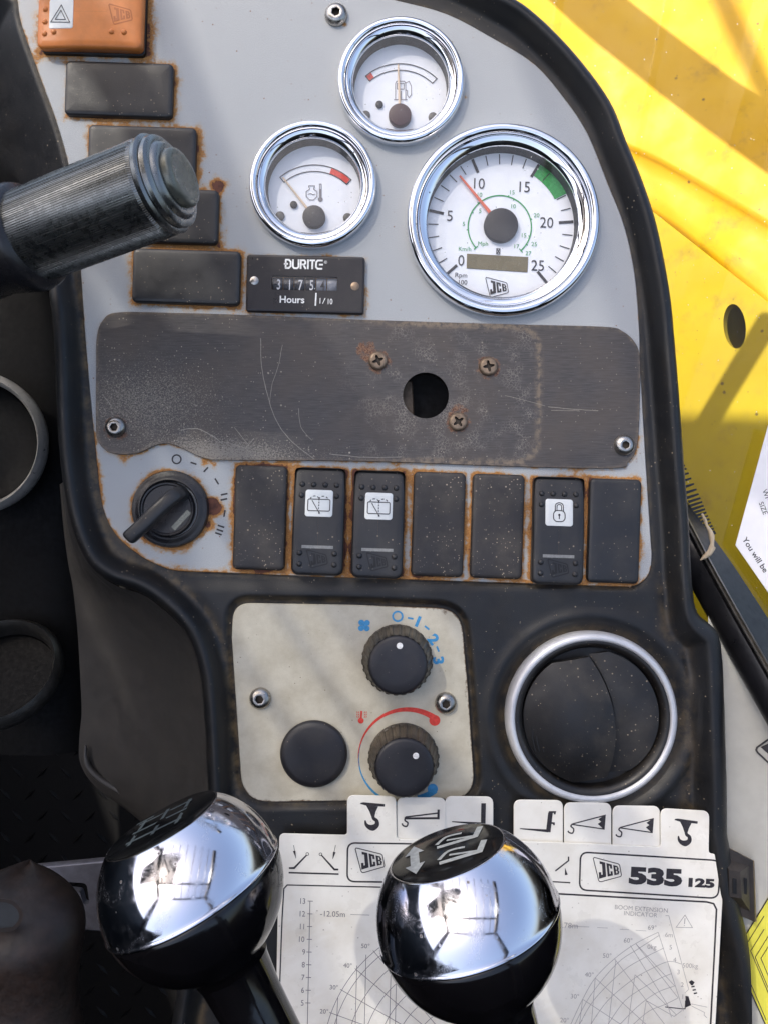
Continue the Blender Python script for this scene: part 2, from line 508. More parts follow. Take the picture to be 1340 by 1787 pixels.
    def text(s, txt, c, h, rot=0.0, sx=1.0, bold=0.0, z=0.5, shear=0.0, align='C'):
        v, f = text_mesh(txt, bold)
        xs = [p[0] for p in v]
        x0 = (min(xs) + max(xs)) / 2 if align == 'C' else min(xs)
        k = h / CAP
        ca, sa = math.cos(R(rot)), math.sin(R(rot))
        out = []
        for p in v:
            x = (p[0] - x0) * k * sx + shear * (p[1] * k - h / 2); y = p[1] * k - h / 2
            out.append((c[0] + x * ca - y * sa, c[1] + x * sa + y * ca, z))
        return s.add(out, f)
    def logo(s, c, wd, z=0.5, rot=0.0, frame=0.05, mapper=None):
        """slanted four-cornered badge with the three block letters"""
        ca, sa = math.cos(R(rot)), math.sin(R(rot))
        def q(x, y):
            x = (x - 630) / 146 * wd; y = (1078 - y) / 146 * wd
            return (c[0] + x * ca - y * sa, c[1] + x * sa + y * ca)
        fr = [(557, 1022), (561, 1016), (572, 1018), (684, 1044), (692, 1050), (703, 1100), (700, 1108), (602, 1138), (594, 1138), (588, 1132)]
        s.path([q(*p) for p in fr], wd * frame, z, True)
        J = [(.2, .84, 1, 1), (.52, 0, 1, .84), (0, 0, .52, .2), (0, .2, .34, .36)]
        Cc = [(0, 0, .42, 1), (.42, .83, 1, 1), (.42, 0, 1, .17), (.62, .62, 1, .83), (.62, .17, 1, .38)]
        B = [(0, 0, .4, 1), (.4, .84, .88, 1), (.4, .43, .86, .57), (.4, 0, .88, .16), (.64, .57, 1, .84), (.64, .16, 1, .43)]
        quads = {'J': ((582, 1032), (618, 1040), (626, 1112), (590, 1124)), 'C': ((624, 1042), (652, 1049), (660, 1104), (633, 1111)), 'B': ((659, 1051), (685, 1057), (694, 1096), (667, 1103))}
        for k, rects in (('J', J), ('C', Cc), ('B', B)):
            tl, tr, br, bl = quads[k]
            def bm(u, t):
                top = (tl[0] + (tr[0] - tl[0]) * u, tl[1] + (tr[1] - tl[1]) * u)
                bot = (bl[0] + (br[0] - bl[0]) * u, bl[1] + (br[1] - bl[1]) * u)
                return q(bot[0] + (top[0] - bot[0]) * t, bot[1] + (top[1] - bot[1]) * t)
            for (x0, y0, x1, y1) in rects:
                pp = [bm(x0, y0), bm(x1, y0), bm(x1, y1), bm(x0, y1)]
                s.add([(p[0], p[1], z) for p in pp], [(0, 1, 2, 3)])
        return s
    def build(s, name, mat, parent=None, smooth=40, label=None, attrs=None, flat=False):
        me = bpy.data.meshes.new(name)
        u = s.t.u
        me.from_pydata([(p[0] * u, p[1] * u, p[2] * u) for p in s.v], [], s.f)
        me.materials.append(MT[mat])
        if attrs:
            for k, a in attrs.items():
                at = me.attributes.new(k, 'FLOAT', 'POINT')
                at.data.foreach_set('value', np.asarray(a, dtype=np.float32))
        if not flat:
            me.polygons.foreach_set('use_smooth', [True] * len(me.polygons))
            me.set_sharp_from_angle(angle=R(smooth))
        me.update()
        o = bpy.data.objects.new(name, me)
        col.objects.link(o)
        o.parent = parent if parent is not None else s.t.o
        if label: o['label'] = label
        return o

def rrect(w, h, r, nc=5, ns=8):
    pts = []
    hw, hh = w / 2, h / 2
    r = min(r, hw, hh)
    for (cx, cy, a0, nx, ny) in ((hw - r, hh - r, 0, -hw + r, hh), (-hw + r, hh - r, 90, -hw, -hh + r), (-hw + r, -hh + r, 180, hw - r, -hh), (hw - r, -hh + r, 270, hw, hh - r)):
        arc = [(cx + r * math.cos(R(a0 + 90 * i / nc)), cy + r * math.sin(R(a0 + 90 * i / nc))) for i in range(nc + 1)]
        pts += arc
        e = arc[-1]
        for i in range(1, ns):
            pts.append((e[0] + (nx - e[0]) * i / ns, e[1] + (ny - e[1]) * i / ns))
    return pts

def ccw(pts):
    a = sum(pts[i][0] * pts[(i + 1) % len(pts)][1] - pts[(i + 1) % len(pts)][0] * pts[i][1] for i in range(len(pts)))
    return list(pts) if a > 0 else list(pts)[::-1]

def inset(pts, d):
    n = len(pts); out = []
    for i in range(n):
        a = Vector(pts[i - 1]); b = Vector(pts[i]); c = Vector(pts[(i + 1) % n])
        d1 = (b - a).normalized(); d2 = (c - b).normalized(); t = (d1 + d2).normalized()
        nn = Vector((-t.y, t.x)); k = max(0.5, nn.dot(Vector((-d1.y, d1.x))))
        out.append(tuple(b + nn * d / k))
    return out

def spline(pts, per=8, close=False):
    P = [Vector(p) for p in pts]; n = len(P); out = []
    for i in range(n if close else n - 1):
        p0 = P[i - 1] if (i > 0 or close) else P[i]; p1 = P[i]; p2 = P[(i + 1) % n]
        p3 = P[(i + 2) % n] if (i + 2 < n or close) else p2
        for k in range(per):
            t = k / per
            q = 0.5 * ((2 * p1) + (p2 - p0) * t + (2 * p0 - 5 * p1 + 4 * p2 - p3) * t * t + (3 * p1 - p0 - 3 * p2 + p3) * t ** 3)
            out.append(tuple(q))
    if not close: out.append(tuple(P[-1]))
    return out

def rounded(corners):
    """polygon with (x, y, radius) corners"""
    n = len(corners); out = []
    for i in range(n):
        p = Vector(corners[i][:2]); r = corners[i][2]
        a = Vector(corners[i - 1][:2]); b = Vector(corners[(i + 1) % n][:2])
        if r <= 0: out.append(tuple(p)); continue
        da = (a - p).normalized(); db = (b - p).normalized()
        ang = da.angle(db); t = min(r / math.tan(ang / 2), (a - p).length * .49, (b - p).length * .49)
        p0 = p + da * t; p1 = p + db * t
        for k in range(9):
            u = k / 8
            out.append(tuple(p0 * (1 - u) ** 2 + p * 2 * u * (1 - u) + p1 * u * u))
    return out

def sdf(P, poly):
    """signed distance, negative inside; P (n,2)"""
    poly = np.array(poly, float); d = np.full(len(P), 1e18); ins = np.zeros(len(P), bool)
    for i in range(len(poly)):
        a = poly[i]; b = poly[(i + 1) % len(poly)]
        e = b - a; wv = P - a
        t = np.clip((wv @ e) / max(e @ e, 1e-12), 0, 1)
        q = wv - t[:, None] * e
        d = np.minimum(d, (q * q).sum(1))
        c = ((a[1] <= P[:, 1]) & (b[1] > P[:, 1])) | ((b[1] <= P[:, 1]) & (a[1] > P[:, 1]))
        if abs(e[1]) > 1e-12:
            xx = a[0] + (P[:, 1] - a[1]) / e[1] * e[0]
            ins ^= c & (P[:, 0] < xx)
    d = np.sqrt(d)
    return np.where(ins, -d, d)

def smooth01(x, a, b):
    t = np.clip((x - a) / (b - a), 0, 1)
    return t * t * (3 - 2 * t)

CAP = 0.7
_tc = {}
def text_mesh(txt, bold=0.0):
    key = (txt, bold)
    if key in _tc: return _tc[key]
    cu = bpy.data.curves.new('txt', 'FONT')
    cu.body = txt; cu.size = 1; cu.offset = bold; cu.resolution_u = 3
    o = bpy.data.objects.new('txt', cu); col.objects.link(o)
    dg = bpy.context.evaluated_depsgraph_get(); dg.update()
    me = bpy.data.meshes.new_from_object(o.evaluated_get(dg))
    v = [tuple(p.co) for p in me.vertices]; f = [tuple(p.vertices) for p in me.polygons]
    bpy.data.objects.remove(o); bpy.data.curves.remove(cu); bpy.data.meshes.remove(me)
    _tc[key] = (v, f)
    return v, f
_v, _ = text_mesh('H'); CAP = max(p[1] for p in _v) - min(p[1] for p in _v)

def sheet(t, outline, holes, z1, thick, bev, step):
    """flat plate with clean outline, holes and an inner lattice for wear maps; local coords. returns MB and top points"""
    outline = ccw(outline); ins = inset(outline, bev)
    mb = MB(t)
    pts = [Vector(p) for p in ins]; edges = [(i, (i + 1) % len(ins)) for i in range(len(ins))]
    loops = []
    for h in holes:
        h = ccw(h); n0 = len(pts)
        pts += [Vector(p) for p in h]
        edges += [(n0 + i, n0 + (i + 1) % len(h)) for i in range(len(h))]
        loops.append(h)
    xs = [p[0] for p in ins]; ys = [p[1] for p in ins]
    gx, gy = np.meshgrid(np.arange(min(xs), max(xs), step), np.arange(min(ys), max(ys), step))
    G = np.stack([gx.ravel(), gy.ravel()], 1)
    keep = sdf(G, ins) < -step * .4
    for h in loops: keep &= sdf(G, h) > step * .4
    pts += [Vector((float(a), float(b))) for a, b in G[keep]]
    vo, eo, fo, *_ = delaunay_2d_cdt(pts, edges, [], 1 if not holes else 1, 1e-4)
    P = np.array([(p.x, p.y) for p in vo])
    cen = np.array([P[list(f)].mean(0) for f in fo])
    ok = sdf(cen, ins) < 0
    for h in loops: ok &= sdf(cen, h) > 0
    mb.add([(p[0], p[1], z1) for p in P], [f for f, k in zip(fo, ok) if k])
    mb.grid_rings([[(x, y, z1 - thick) for x, y in outline], [(x, y, z1 - bev) for x, y in outline], [(x, y, z1) for x, y in ins]])
    for h in loops:
        mb.grid_rings([[(x, y, z1) for x, y in h], [(x, y, z1 - thick) for x, y in h]])
    XY = np.array([(p[0], p[1]) for p in mb.v])
    return mb, XY

def hexbolt(t, px, py, r, z=0.0, name='bolt', rot=10, parent=None):
    """domed socket-head bolt"""
    mb = MB(t); c = mb.A(px, py)
    prof = [(r, z), (r, z + r * .12), (r * .96, z + r * .3), (r * .8, z + r * .5), (r * .6, z + r * .62), (r * .48, z + r * .65)]
    n = 36
    rings = [[(c[0] + a * math.cos(2 * PI * j / n), c[1] + a * math.sin(2 * PI * j / n), b) for j in range(n)] for a, b in prof]
    def hexr(j):
        a = (2 * PI * j / n - R(rot)) % (PI / 3) - PI / 6
        return r * .40 / math.cos(a) * math.cos(PI / 6)
    rings.append([(c[0] + hexr(j) * math.cos(2 * PI * j / n), c[1] + hexr(j) * math.sin(2 * PI * j / n), z + r * .62) for j in range(n)])
    mb.grid_rings(rings)
    o = mb.build(name, 'steel', parent)
    m2 = MB(t)
    hx = [[(c[0] + hexr(j) * math.cos(2 * PI * j / n), c[1] + hexr(j) * math.sin(2 * PI * j / n), z + q) for j in range(n)] for q in (r * .62, r * .2)]
    m2.grid_rings(hx, True, False, True)
    m2.build('socket', 'socket', o)
    return o

# ================================================================== THE SETTING
PANEL = [(20, -40), (30, -5), (34, 25), (42, 55), (72, 138), (101, 218), (121, 292), (131, 370), (141, 467), (147, 560), (157, 681), (166, 772), (174, 853), (185, 900), (207, 938), (244, 969), (282, 988), (314, 996), (408, 1000), (580, 1007), (800, 1014), (1073, 1023), (1100, 1023), (1120, 1015), (1133, 998), (1137, 970), (1135, 940), (1126, 799), (1117, 642), (1115, 573), (1107, 477), (1089, 394), (1061, 322), (1025, 233), (985, 172), (932, 111), (860, 66), (778, 23), (685, -2), (590, -25), (480, -40)]
OUTER = [(-400, 120), (-60, 330), (60, 430), (90, 520), (100, 618), (106, 759), (116, 853), (132, 926), (160, 985), (200, 1016), (251, 1034), (298, 1069), (329, 1106), (348, 1157), (357, 1219), (364, 1345), (366, 1450), (366, 1980), (1262, 1980), (1264, 1448), (1261, 1280), (1256, 1150), (1246, 1100), (1213, 1068), (1203, 1016), (1197, 904), (1190, 820), (1181, 694), (1175, 620), (1165, 516), (1143, 401), (1118, 322), (1089, 251), (1061, 183), (1003, 104), (932, 32), (875, -5), (760, -60), (600, -100), (300, -120), (-400, -120)]
PANEL_S = spline(PANEL, 4, True)
OUTER_S = spline(OUTER, 5, True)
HEATER = [(405, 1112, 0), (408, 1052, 46), (600, 1055, 0), (804, 1062, 48), (816, 1200, 0), (829, 1394, 44), (620, 1397, 0), (424, 1400, 52)]

def dash_mould():
    t = thing('dashboard', 'black moulded plastic dashboard surround framing the grey instrument panel', 'dashboard', 670, 893, 0)
    st = 3.5
    xs = np.arange(-60, 1300, st); ys = np.arange(-70, 1860, st)
    gx, gy = np.meshgrid(xs, ys)
    P = np.stack([gx.ravel(), gy.ravel()], 1)
    dO = -sdf(P, OUTER_S)
    dP = sdf(P, PANEL_S)
    dH = sdf(P, rounded(HEATER))
    dV = np.hypot(P[:, 0] - 1031, P[:, 1] - 1252) - 150
    # bead along the outer edge, wider at the lower right
    wide = 1 + 0.35 * smooth01(P[:, 1], 1030, 1130) * (P[:, 0] > 700)
    dd = dO / wide
    bead = np.where(dd < 20, np.sqrt(np.clip(1 - ((dd - 20) / 22) ** 2, 0, 1)), 1 - smooth01(dd, 20, 44))
    z = -6 + 36 * bead
    z = np.where(dO < 0, -6 + 36 * 0.41 + dO * 7, z)
    # lower shelf swells a little under the panel and around the vent
    shelf = smooth01(P[:, 1], 1008, 1035) * smooth01(dO, 34, 70)
    z += 5 * shelf
    z -= 9 * (1 - smooth01(dH, 3, 16)) * (dO > 40)
    z -= 10 * (1 - smooth01(dV, 0, 22))
    z += 4 * np.exp(-((dV - 30) / 10) ** 2) * (dO > 44)
    z -= 0.75 * np.maximum(0, dP - 10) * (P[:, 0] < 300) * (1 - smooth01(P[:, 1], 430, 540))
    z = np.where(dP < 4, np.minimum(z, -7), z)
    keepv = dO > -14
    ny, nx = gx.shape
    idx = np.arange(nx * ny).reshape(ny, nx)
    a = idx[:-1, :-1].ravel(); b = idx[:-1, 1:].ravel(); c = idx[1:, 1:].ravel(); d = idx[1:, :-1].ravel()
    under = (dP < -16)
    okf = keepv[a] & keepv[b] & keepv[c] & keepv[d] & ~(under[a] & under[b] & under[c] & under[d])
    F = np.stack([a, d, c, b], 1)[okf]
    used = np.unique(F); mp = -np.ones(nx * ny, int); mp[used] = np.arange(len(used)); F = mp[F]
    V = np.stack([(P[:, 0] - 670), (893 - P[:, 1]), z], 1)[used]
    mb = MB(t); mb.v = [tuple(map(float, p)) for p in V]; mb.f = [tuple(map(int, f)) for f in F]
    dust = 0.9 * np.exp(-((dd - 47) / 7) ** 2) * (P[:, 0] < 700) + 0.55 * np.exp(-((dd - 47) / 9) ** 2) * (P[:, 0] >= 700) * (P[:, 1] > 1000) + 0.6 * np.exp(-(np.maximum(dP, 0) / 7) ** 2) + 0.6 * np.exp(-((dH - 6) / 6) ** 2) + 0.5 * np.exp(-((dV - 4) / 9) ** 2)
    mb.build('moulding', 'mould', smooth=75, attrs={'dust': dust[used]})
    # body of the dashboard behind its face
    mb = MB(t)
    oo = inset(ccw([(x - 670, 893 - y) for x, y in OUTER]), 46)
    mb.grid_rings([[(x, y, -40) for x, y in oo], [(x * .93, y * .93, -520) for x, y in oo]]); mb.build('rear_housing', 'dark', smooth=30)
    # sloping side wall to the left of the heater
    right = spline([(112, 840), (130, 930), (165, 992), (205, 1022), (255, 1040), (300, 1076), (331, 1112), (351, 1160), (360, 1220), (367, 1345), (369, 1450), (369, 1600)], 6)
    left = spline([(105, 845), (112, 925), (120, 985), (127, 1020), (134, 1080), (138, 1130), (141, 1190), (143, 1244), (139, 1290), (142, 1335), (175, 1379), (262, 1440)], 6)
    mb = MB(t); rings = []
    for r_, l_ in zip(right, left):
        row = []
        for k in range(13):
            u = k / 12
            zz = -8 - 300 * u ** 0.8 - 40 * math.sin(PI * u)
            p = W(r_[0] + (l_[0] - r_[0]) * u, r_[1] + (l_[1] - r_[1]) * u, zz) / S
            row.append((p.x, p.y, p.z))
        rings.append(row)
    mb.grid_rings(rings, close=False)
    mb.build('side_wall', 'sidewall', smooth=75)
    # returned lower lip of the side wall
    mb = MB(t)
    lip = spline([(150, 1300), (150, 1322), (156, 1340), (176, 1360), (205, 1378), (270, 1418), (350, 1470)], 6)
    mb.tube([tuple(W(x, y, -288) / S) for x, y in lip], [2 + 5 * min(1, i / 8) for i in range(len(lip))], 12)
    mb.build('lower_lip', 'sidewall', smooth=75)
    return t
DASH = dash_mould()

def far_left():
    t = thing('cab_floor', None, None, 200, 1500, -1500, kind='structure')
    mb = MB(t)
    n = 2
    mb.add([(-900, -700, 0), (1100, -700, 0), (1100, 900, 0), (-900, 900, 0)], [(0, 1, 2, 3)])
    mb.build('mat', 'floor')
    mb = MB(t)
    for i in range(-14, 16):
        for j in range(-9, 12):
            x = i * 42 + (21 if j % 2 else 0); y = j * 38; a = 45 if (i + j) % 2 else -45
            ca, sa = math.cos(R(a)), math.sin(R(a))
            v = [(-15, 0, 0), (0, -3.5, 0), (15, 0, 0), (0, 3.5, 0), (0, 0, 4)]
            mb.add([(x + p[0] * ca - p[1] * sa, y + p[0] * sa + p[1] * ca, p[2]) for p in v], [(0, 1, 4), (1, 2, 4), (2, 3, 4), (3, 0, 4)])
    o = mb.build('tread_pattern', 'floor'); o['kind'] = 'stuff'
    # lower console face at the far left
    t = thing('side_console', 'dark plastic console face at the left carrying two round vents', 'console', 30, 900, -420)
    mb = MB(t)
    prof = [(-520, -160), (-200, -20), (40, 0), (120, -30), (150, -90)]
    rings = []
    for y in np.linspace(620, -420, 24):
        bulge = 10 * math.sin(y / 160)
        rings.append([(x + bulge * .4, y, z + bulge) for x, z in prof])
    mb.grid_rings(rings, close=False)
    mb.build('face', 'dark', smooth=60)
far_left()

def side_vents():
    def ring(t, R0, Ri, mat, nm='rim'):
        mb = MB(t)
        mb.lathe([(R0, -6), (R0 + 2, 6), (R0 - 3, 16), ((R0 + Ri) / 2, 22), (Ri + 4, 17), (Ri, 8), (Ri - 1, -14)], 72, cap=False)
        mb.build(nm, mat)
    t = thing('round_air_vent', 'worn silver-rimmed round air vent cut off by the left edge of the picture', 'air vent', -38, 773, -330)
    ring(t, 122, 107, 'silverdim')
    mb = MB(t); mb.lathe([(108, 0), (104, -16), (96, -22), (60, -26), (20, -24), (2, -22)], 64); mb.build('blade', 'dark')
    t = thing('round_air_vent', 'dim grey round air vent low at the left, seen at a slant', 'air vent', 4, 1176, -330, basis=basis_from((0.0, 0.62, 0.78), (0, 1, 0)))
    ring(t, 104, 88, 'oldsilver')
    mb = MB(t); mb.lathe([(90, 0), (86, -20), (50, -26), (2, -24)], 64); mb.build('blade', 'dark')
side_vents()

# ================================================================== INSTRUMENT PANEL
LEFT_BLANKS = [(211, 160), (251, 271), (290, 379), (328, 485)]
ROW = [(455.5, 903), (557.5, 909), (660, 914), (764, 914.5), (866, 918), (970, 925), (1068.5, 926)]
def make_panel():
    t = thing('instrument_panel', 'grey speckled instrument panel with rust around its openings', 'panel', 640, 500, 0)
    out = [(x - t.px, t.py - y) for x, y in PANEL_S]
    hole = [(742.6 - t.px + 44 * math.cos(2 * PI * i / 40), t.py - 690 + 44 * math.sin(2 * PI * i / 40)) for i in range(40)]
    holes = [hole]
    for (cx, cy, r_) in ((699, 147, 100), (547, 326, 100), (875.5, 388, 156)):
        holes.append([(cx - t.px + r_ * math.cos(2 * PI * i / 60), t.py - cy + r_ * math.sin(2 * PI * i / 60)) for i in range(60)])
    mb, XY = sheet(t, out, holes, 0, 8, 1.5, 5.0)
    px = XY[:, 0] + t.px; py = t.py - XY[:, 1]
    P = np.stack([px, py], 1)
    def box(cx, cy, w_, h_, rot):
        a = R(rot); x = (px - cx) * math.cos(a) + (py - cy) * math.sin(a); y = -(px - cx) * math.sin(a) + (py - cy) * math.cos(a)
        qx = np.abs(x) - w_ / 2; qy = np.abs(y) - h_ / 2
        return np.hypot(np.maximum(qx, 0), np.maximum(qy, 0)) + np.minimum(np.maximum(qx, qy), 0)
    rust = np.zeros(len(px))
    def src(d, wgt, wd):
        nonlocal rust
        rust = np.maximum(rust, wgt * np.exp(-np.maximum(d, 0) / wd))
    src(box(168, 40, 186, 116, 1.8), 0.95, 13)
    for i, (cx, cy) in enumerate(LEFT_BLANKS): src(box(cx, cy, 187, 95, 1.8), (0.92, 0.92, 1.0, 0.95)[i], 13)
    for i, (cx, cy) in enumerate(ROW): src(box(cx, cy, 90, 183, 1.8), 1.15 if i in (0, 1, 2) else 1.0, 9)
    src(box(534, 498, 204, 99, 1.4), 0.7, 8)
    src(np.abs(np.hypot(px - 298, py - 888) - 66), 0.95, 10)
    src(np.hypot(px - 368, py - 885) - 14, 1.35, 10)
    src(np.hypot(px - 362, py - 910) - 8, 1.3, 10)
    src(np.hypot(px - 262, py - 870) - 30, 0.5, 10)
    for (cx, cy, R_) in ((701, 143, 110), (546, 322, 110), (879, 385, 166)):
        src(np.abs(np.hypot(px - cx, py - cy) - R_), 0.36, 5)
    src(np.hypot(px - 812, py - 170), 0.6, 6); src(np.hypot(px - 600, py - 42), 0.8, 5)
    src(np.hypot(px - 475, py - 450), 0.7, 8)
    dPan = -sdf(P, PANEL_S)
    lowleft = smooth01(py, 620, 760) * (px < 400)
    src(dPan + (1 - lowleft) * 40, 0.95, 9)
    src(dPan + (py < 990) * 60, 0.82, 8)
    src(dPan + (py > 700) * 60 + (px > 250) * 60, 0.5, 5)
    src(dPan + (px < 900) * 60, 0.45, 3)
    cover = sdf(P, COVER_S)
    src(np.abs(cover) + (py < 760) * 60, 0.80, 7)
    src(np.abs(cover) + (py > 600) * 60 + (px > 460) * 12, 0.5, 5)
    src(np.hypot(px - 357, py - 806), 1.0, 9); src(np.hypot(px - 375, py - 808), 0.9, 9)
    src(np.hypot(px - 215, py - 800) - 6, 0.6, 9)
    src(np.hypot(px - 1010, py - 826) - 10, 0.55, 8)
    src(np.hypot(px - 380, py - 325) - 10, 1.2, 10)
    mb.build('plate', 'panel', attrs={'rust': rust}, smooth=50)
    hexbolt(t, 587, 27, 20, 0, rot=20)
    # key-switch position marks
    mb = MB(t)
    c = mb.A(309, 801); mb.arcband(c, 6.2, 8.8, 0, 360)
    for (x, y, a, ln) in ((338.5, 808, -18, 11), (360, 819, 47, 11), (379, 839.5, -58, 12), (392.5, 895.5, 80, 12)):
        p = Vector(mb.A(x, y)); d = Vector((math.cos(R(a)), math.sin(R(a)))) * ln / 2
        mb.line(p - d, p + d, 2.8)
    for (x, y, a) in ((392, 862, 12), (391.5, 871, 12), (386.5, 918, -18), (384.5, 925, -18), (382, 931, -18)):
        p = Vector(mb.A(x, y)); d = Vector((math.cos(R(a)), math.sin(R(a)))) * 6
        mb.line(p - d, p + d, 3)
    mb.build('key_position_marks', 'ink', flat=True)

COVER = [(169, 640), (170, 590), (180, 560), (206, 545), (300, 546), (412, 549), (640, 558), (893, 566), (1050, 570), (1085, 578), (1108, 600), (1116, 630), (1115, 690), (1113, 752), (1108, 785), (1095, 806), (1070, 817), (893, 814), (640, 805), (396, 803), (365, 801), (343, 794), (325, 785), (309, 778), (294, 774), (276, 776), (258, 784), (240, 791), (214, 793), (190, 788), (173, 770), (169, 740)]
COVER_S = spline(COVER, 5, True)
make_panel()

def make_cover():
    t = thing('cover_plate', 'worn dark grey steel cover plate with a round hole, screwed across the panel', 'plate', 640, 690, 3)
    out = [(x - t.px, t.py - y) for x, y in COVER_S]
    hole = [(742.6 - t.px + 40 * math.cos(2 * PI * i / 48), t.py - 690 + 40 * math.sin(2 * PI * i / 48)) for i in range(48)]
    mb, XY = sheet(t, out, [hole], 3, 5, 1.0, 5.0)
    px = XY[:, 0] + t.px; py = t.py - XY[:, 1]
    P = np.stack([px, py], 1)
    wear = 0.25 + 0.75 * np.exp(-((px - 250) / 170) ** 2 - ((py - 700) / 90) ** 2) + 0.9 * np.exp(-((px - 400) / 130) ** 2 - ((py - 790) / 28) ** 2) + 0.35 * np.exp(-((px - 660) / 200) ** 2 - ((py - 800) / 20) ** 2)
    tr_poly = rounded([(560, 562, 20), (560, 800, 20), (938, 808, 50), (940, 572, 45)])
    dt = sdf(P, tr_poly)
    crack = smooth01(-dt, 0, 8) * smooth01(px, 560, 700)
    trace = np.exp(-(dt / 5) ** 2) * smooth01(px, 600, 760) + 0.9 * np.exp(-(np.abs(sdf(P, COVER_S)) / 4) ** 2) * 0.7
    rust = np.zeros(len(px))
    for (x, y, r_) in ((660, 630, 20), (640, 612, 16), (851, 640, 20), (798, 735, 20), (800, 720, 14), (204, 748, 20)):
        rust = np.maximum(rust, 0.66 * np.exp(-np.maximum(np.hypot(px - x, py - y) - r_, 0) / 8))
    rust = np.maximum(rust, 0.45 * np.exp(-np.maximum(-sdf(P, COVER_S), 0) / 5) * (py > 760))
    po = mb.build('plate', 'plate', attrs={'wear': wear, 'crackle': crack, 'trace': np.clip(trace, 0, 1), 'rust': rust}, smooth=50)
    hexbolt(t, 204, 746, 18, 3, rot=0)
    hexbolt(t, 1087, 777, 18, 3, rot=25)
    for (x, y, a) in ((659.7, 630, 20), (851, 640, 10), (798.5, 736, 35)):
        mb = MB(t); c = mb.A(x, y)
        n = 40
        def cross(j, r0=16):
            th = 2 * PI * j / n - R(a)
            return r0 * (0.28 + 0.36 * abs(math.cos(2 * th)) ** 3)
        prof = [(16.5, 3), (16.5, 5), (15.6, 7.5), (13, 9.6), (11.2, 10)]
        rings = [[(c[0] + r_ * math.cos(2 * PI * j / n), c[1] + r_ * math.sin(2 * PI * j / n), z) for j in range(n)] for r_, z in prof]
        rings.append([(c[0] + cross(j) * math.cos(2 * PI * j / n), c[1] + cross(j) * math.sin(2 * PI * j / n), 10) for j in range(n)])
        mb.grid_rings(rings); so = mb.build('screw', 'rusty')
        mb = MB(t)
        mb.grid_rings([[(c[0] + cross(j) * k * math.cos(2 * PI * j / n), c[1] + cross(j) * k * math.sin(2 * PI * j / n), z) for j in range(n)] for k, z in ((1, 10), (0.75, 4.5))], cap1=True)
        mb.build('cross_recess', 'socket', so)
    # long scratches
    for pts, wd in (([(456, 590), (458, 640), (468, 690), (484, 735), (510, 770), (548, 800)], 1.1), ([(494, 602), (486, 640), (475, 675), (472, 705)], 0.8),
                    ([(522, 712), (526, 745), (545, 768)], 0.8), ([(318, 750), (345, 748), (375, 762), (388, 773)], 1.4), ([(388, 770), (420, 778), (440, 790)], 0.9),
                    ([(575, 792), (640, 798), (700, 797)], 1.2), ([(955, 710), (1000, 714), (1042, 717)], 0.9), ([(960, 716), (1010, 717)], 0.7), ([(880, 690), (950, 708)], 0.6),
                    ([(430, 782), (444, 765)], 0.9), ([(182, 690), (196, 708)], 0.9), ([(410, 745), (436, 778)], 0.8)):
        mb = MB(t); q = [mb.A(*p) for p in spline(pts, 5)]
        mb.path([(x + random.uniform(-.4, .4), y + random.uniform(-.4, .4)) for x, y in q], wd, 3.25)
        mb.build('scratch', 'scratch', po, flat=True)
    # what shows through the hole
    mb = MB(t)
    mb.lathe([(46, 2), (46, -60), (70, -61), (70, -130), (1, -131)], 48, mb.A(742.6, 690))
    mb.build('hole_lining', 'lining', smooth=30)
    mb = MB(t); mb.prism([mb.A(*p) for p in ((690, 655), (722, 652), (726, 735), (690, 738))], -120, -70, 2); mb.build('inner_bracket', 'rusty')
make_cover()

# ------------------------------------------------------------------ blanks and switches
def blank(px, py, w_, h_, rot, label, group, dusty):
    t = thing('blanking_plate', label, 'blanking plate', px, py, 0, rot, group=group)
    mb = MB(t)
    mb.pillow(w_, h_, 9, [(0, 0), (0, 7), (1, 9.6), (3, 11), (8, 11.6), (20, 12)], ns=4)
    mb.build('cover', 'switch_dusty' if dusty else 'switch')
    return t
blank(211, 160, 187, 94, -1.8, 'black blank switch cover just below the orange hazard switch', 'blank covers stepping down the left edge', False)
blank(251, 271, 187, 94, -1.8, 'black blank switch cover half hidden above the ribbed stalk grip', 'blank covers stepping down the left edge', False)
blank(290, 379, 187, 94, -1.8, 'black blank switch cover mostly hidden behind the ribbed stalk grip', 'blank covers stepping down the left edge', False)
blank(328, 485, 187, 94, -1.8, 'black blank switch cover directly left of the hour meter', 'blank covers stepping down the left edge', False)
RL = {0: 'dusty black blank cover next to the ignition key switch', 3: 'dusty black blank cover right of the second wiper switch',
      4: 'dusty black blank cover left of the padlock switch', 6: 'black blank cover at the right end of the switch row'}
for i in (0, 3, 4, 6):
    blank(ROW[i][0], ROW[i][1], 90, 181, -1.8, RL[i], 'blank covers in the lower switch row', i != 6)

def tri(mb, c, r_, wd, z, rot=0):
    P = [(c[0] + r_ * math.sin(R(a + rot)), c[1] + r_ * math.cos(R(a + rot))) for a in (0, 120, 240)]
    mb.path(P, wd, z, True)

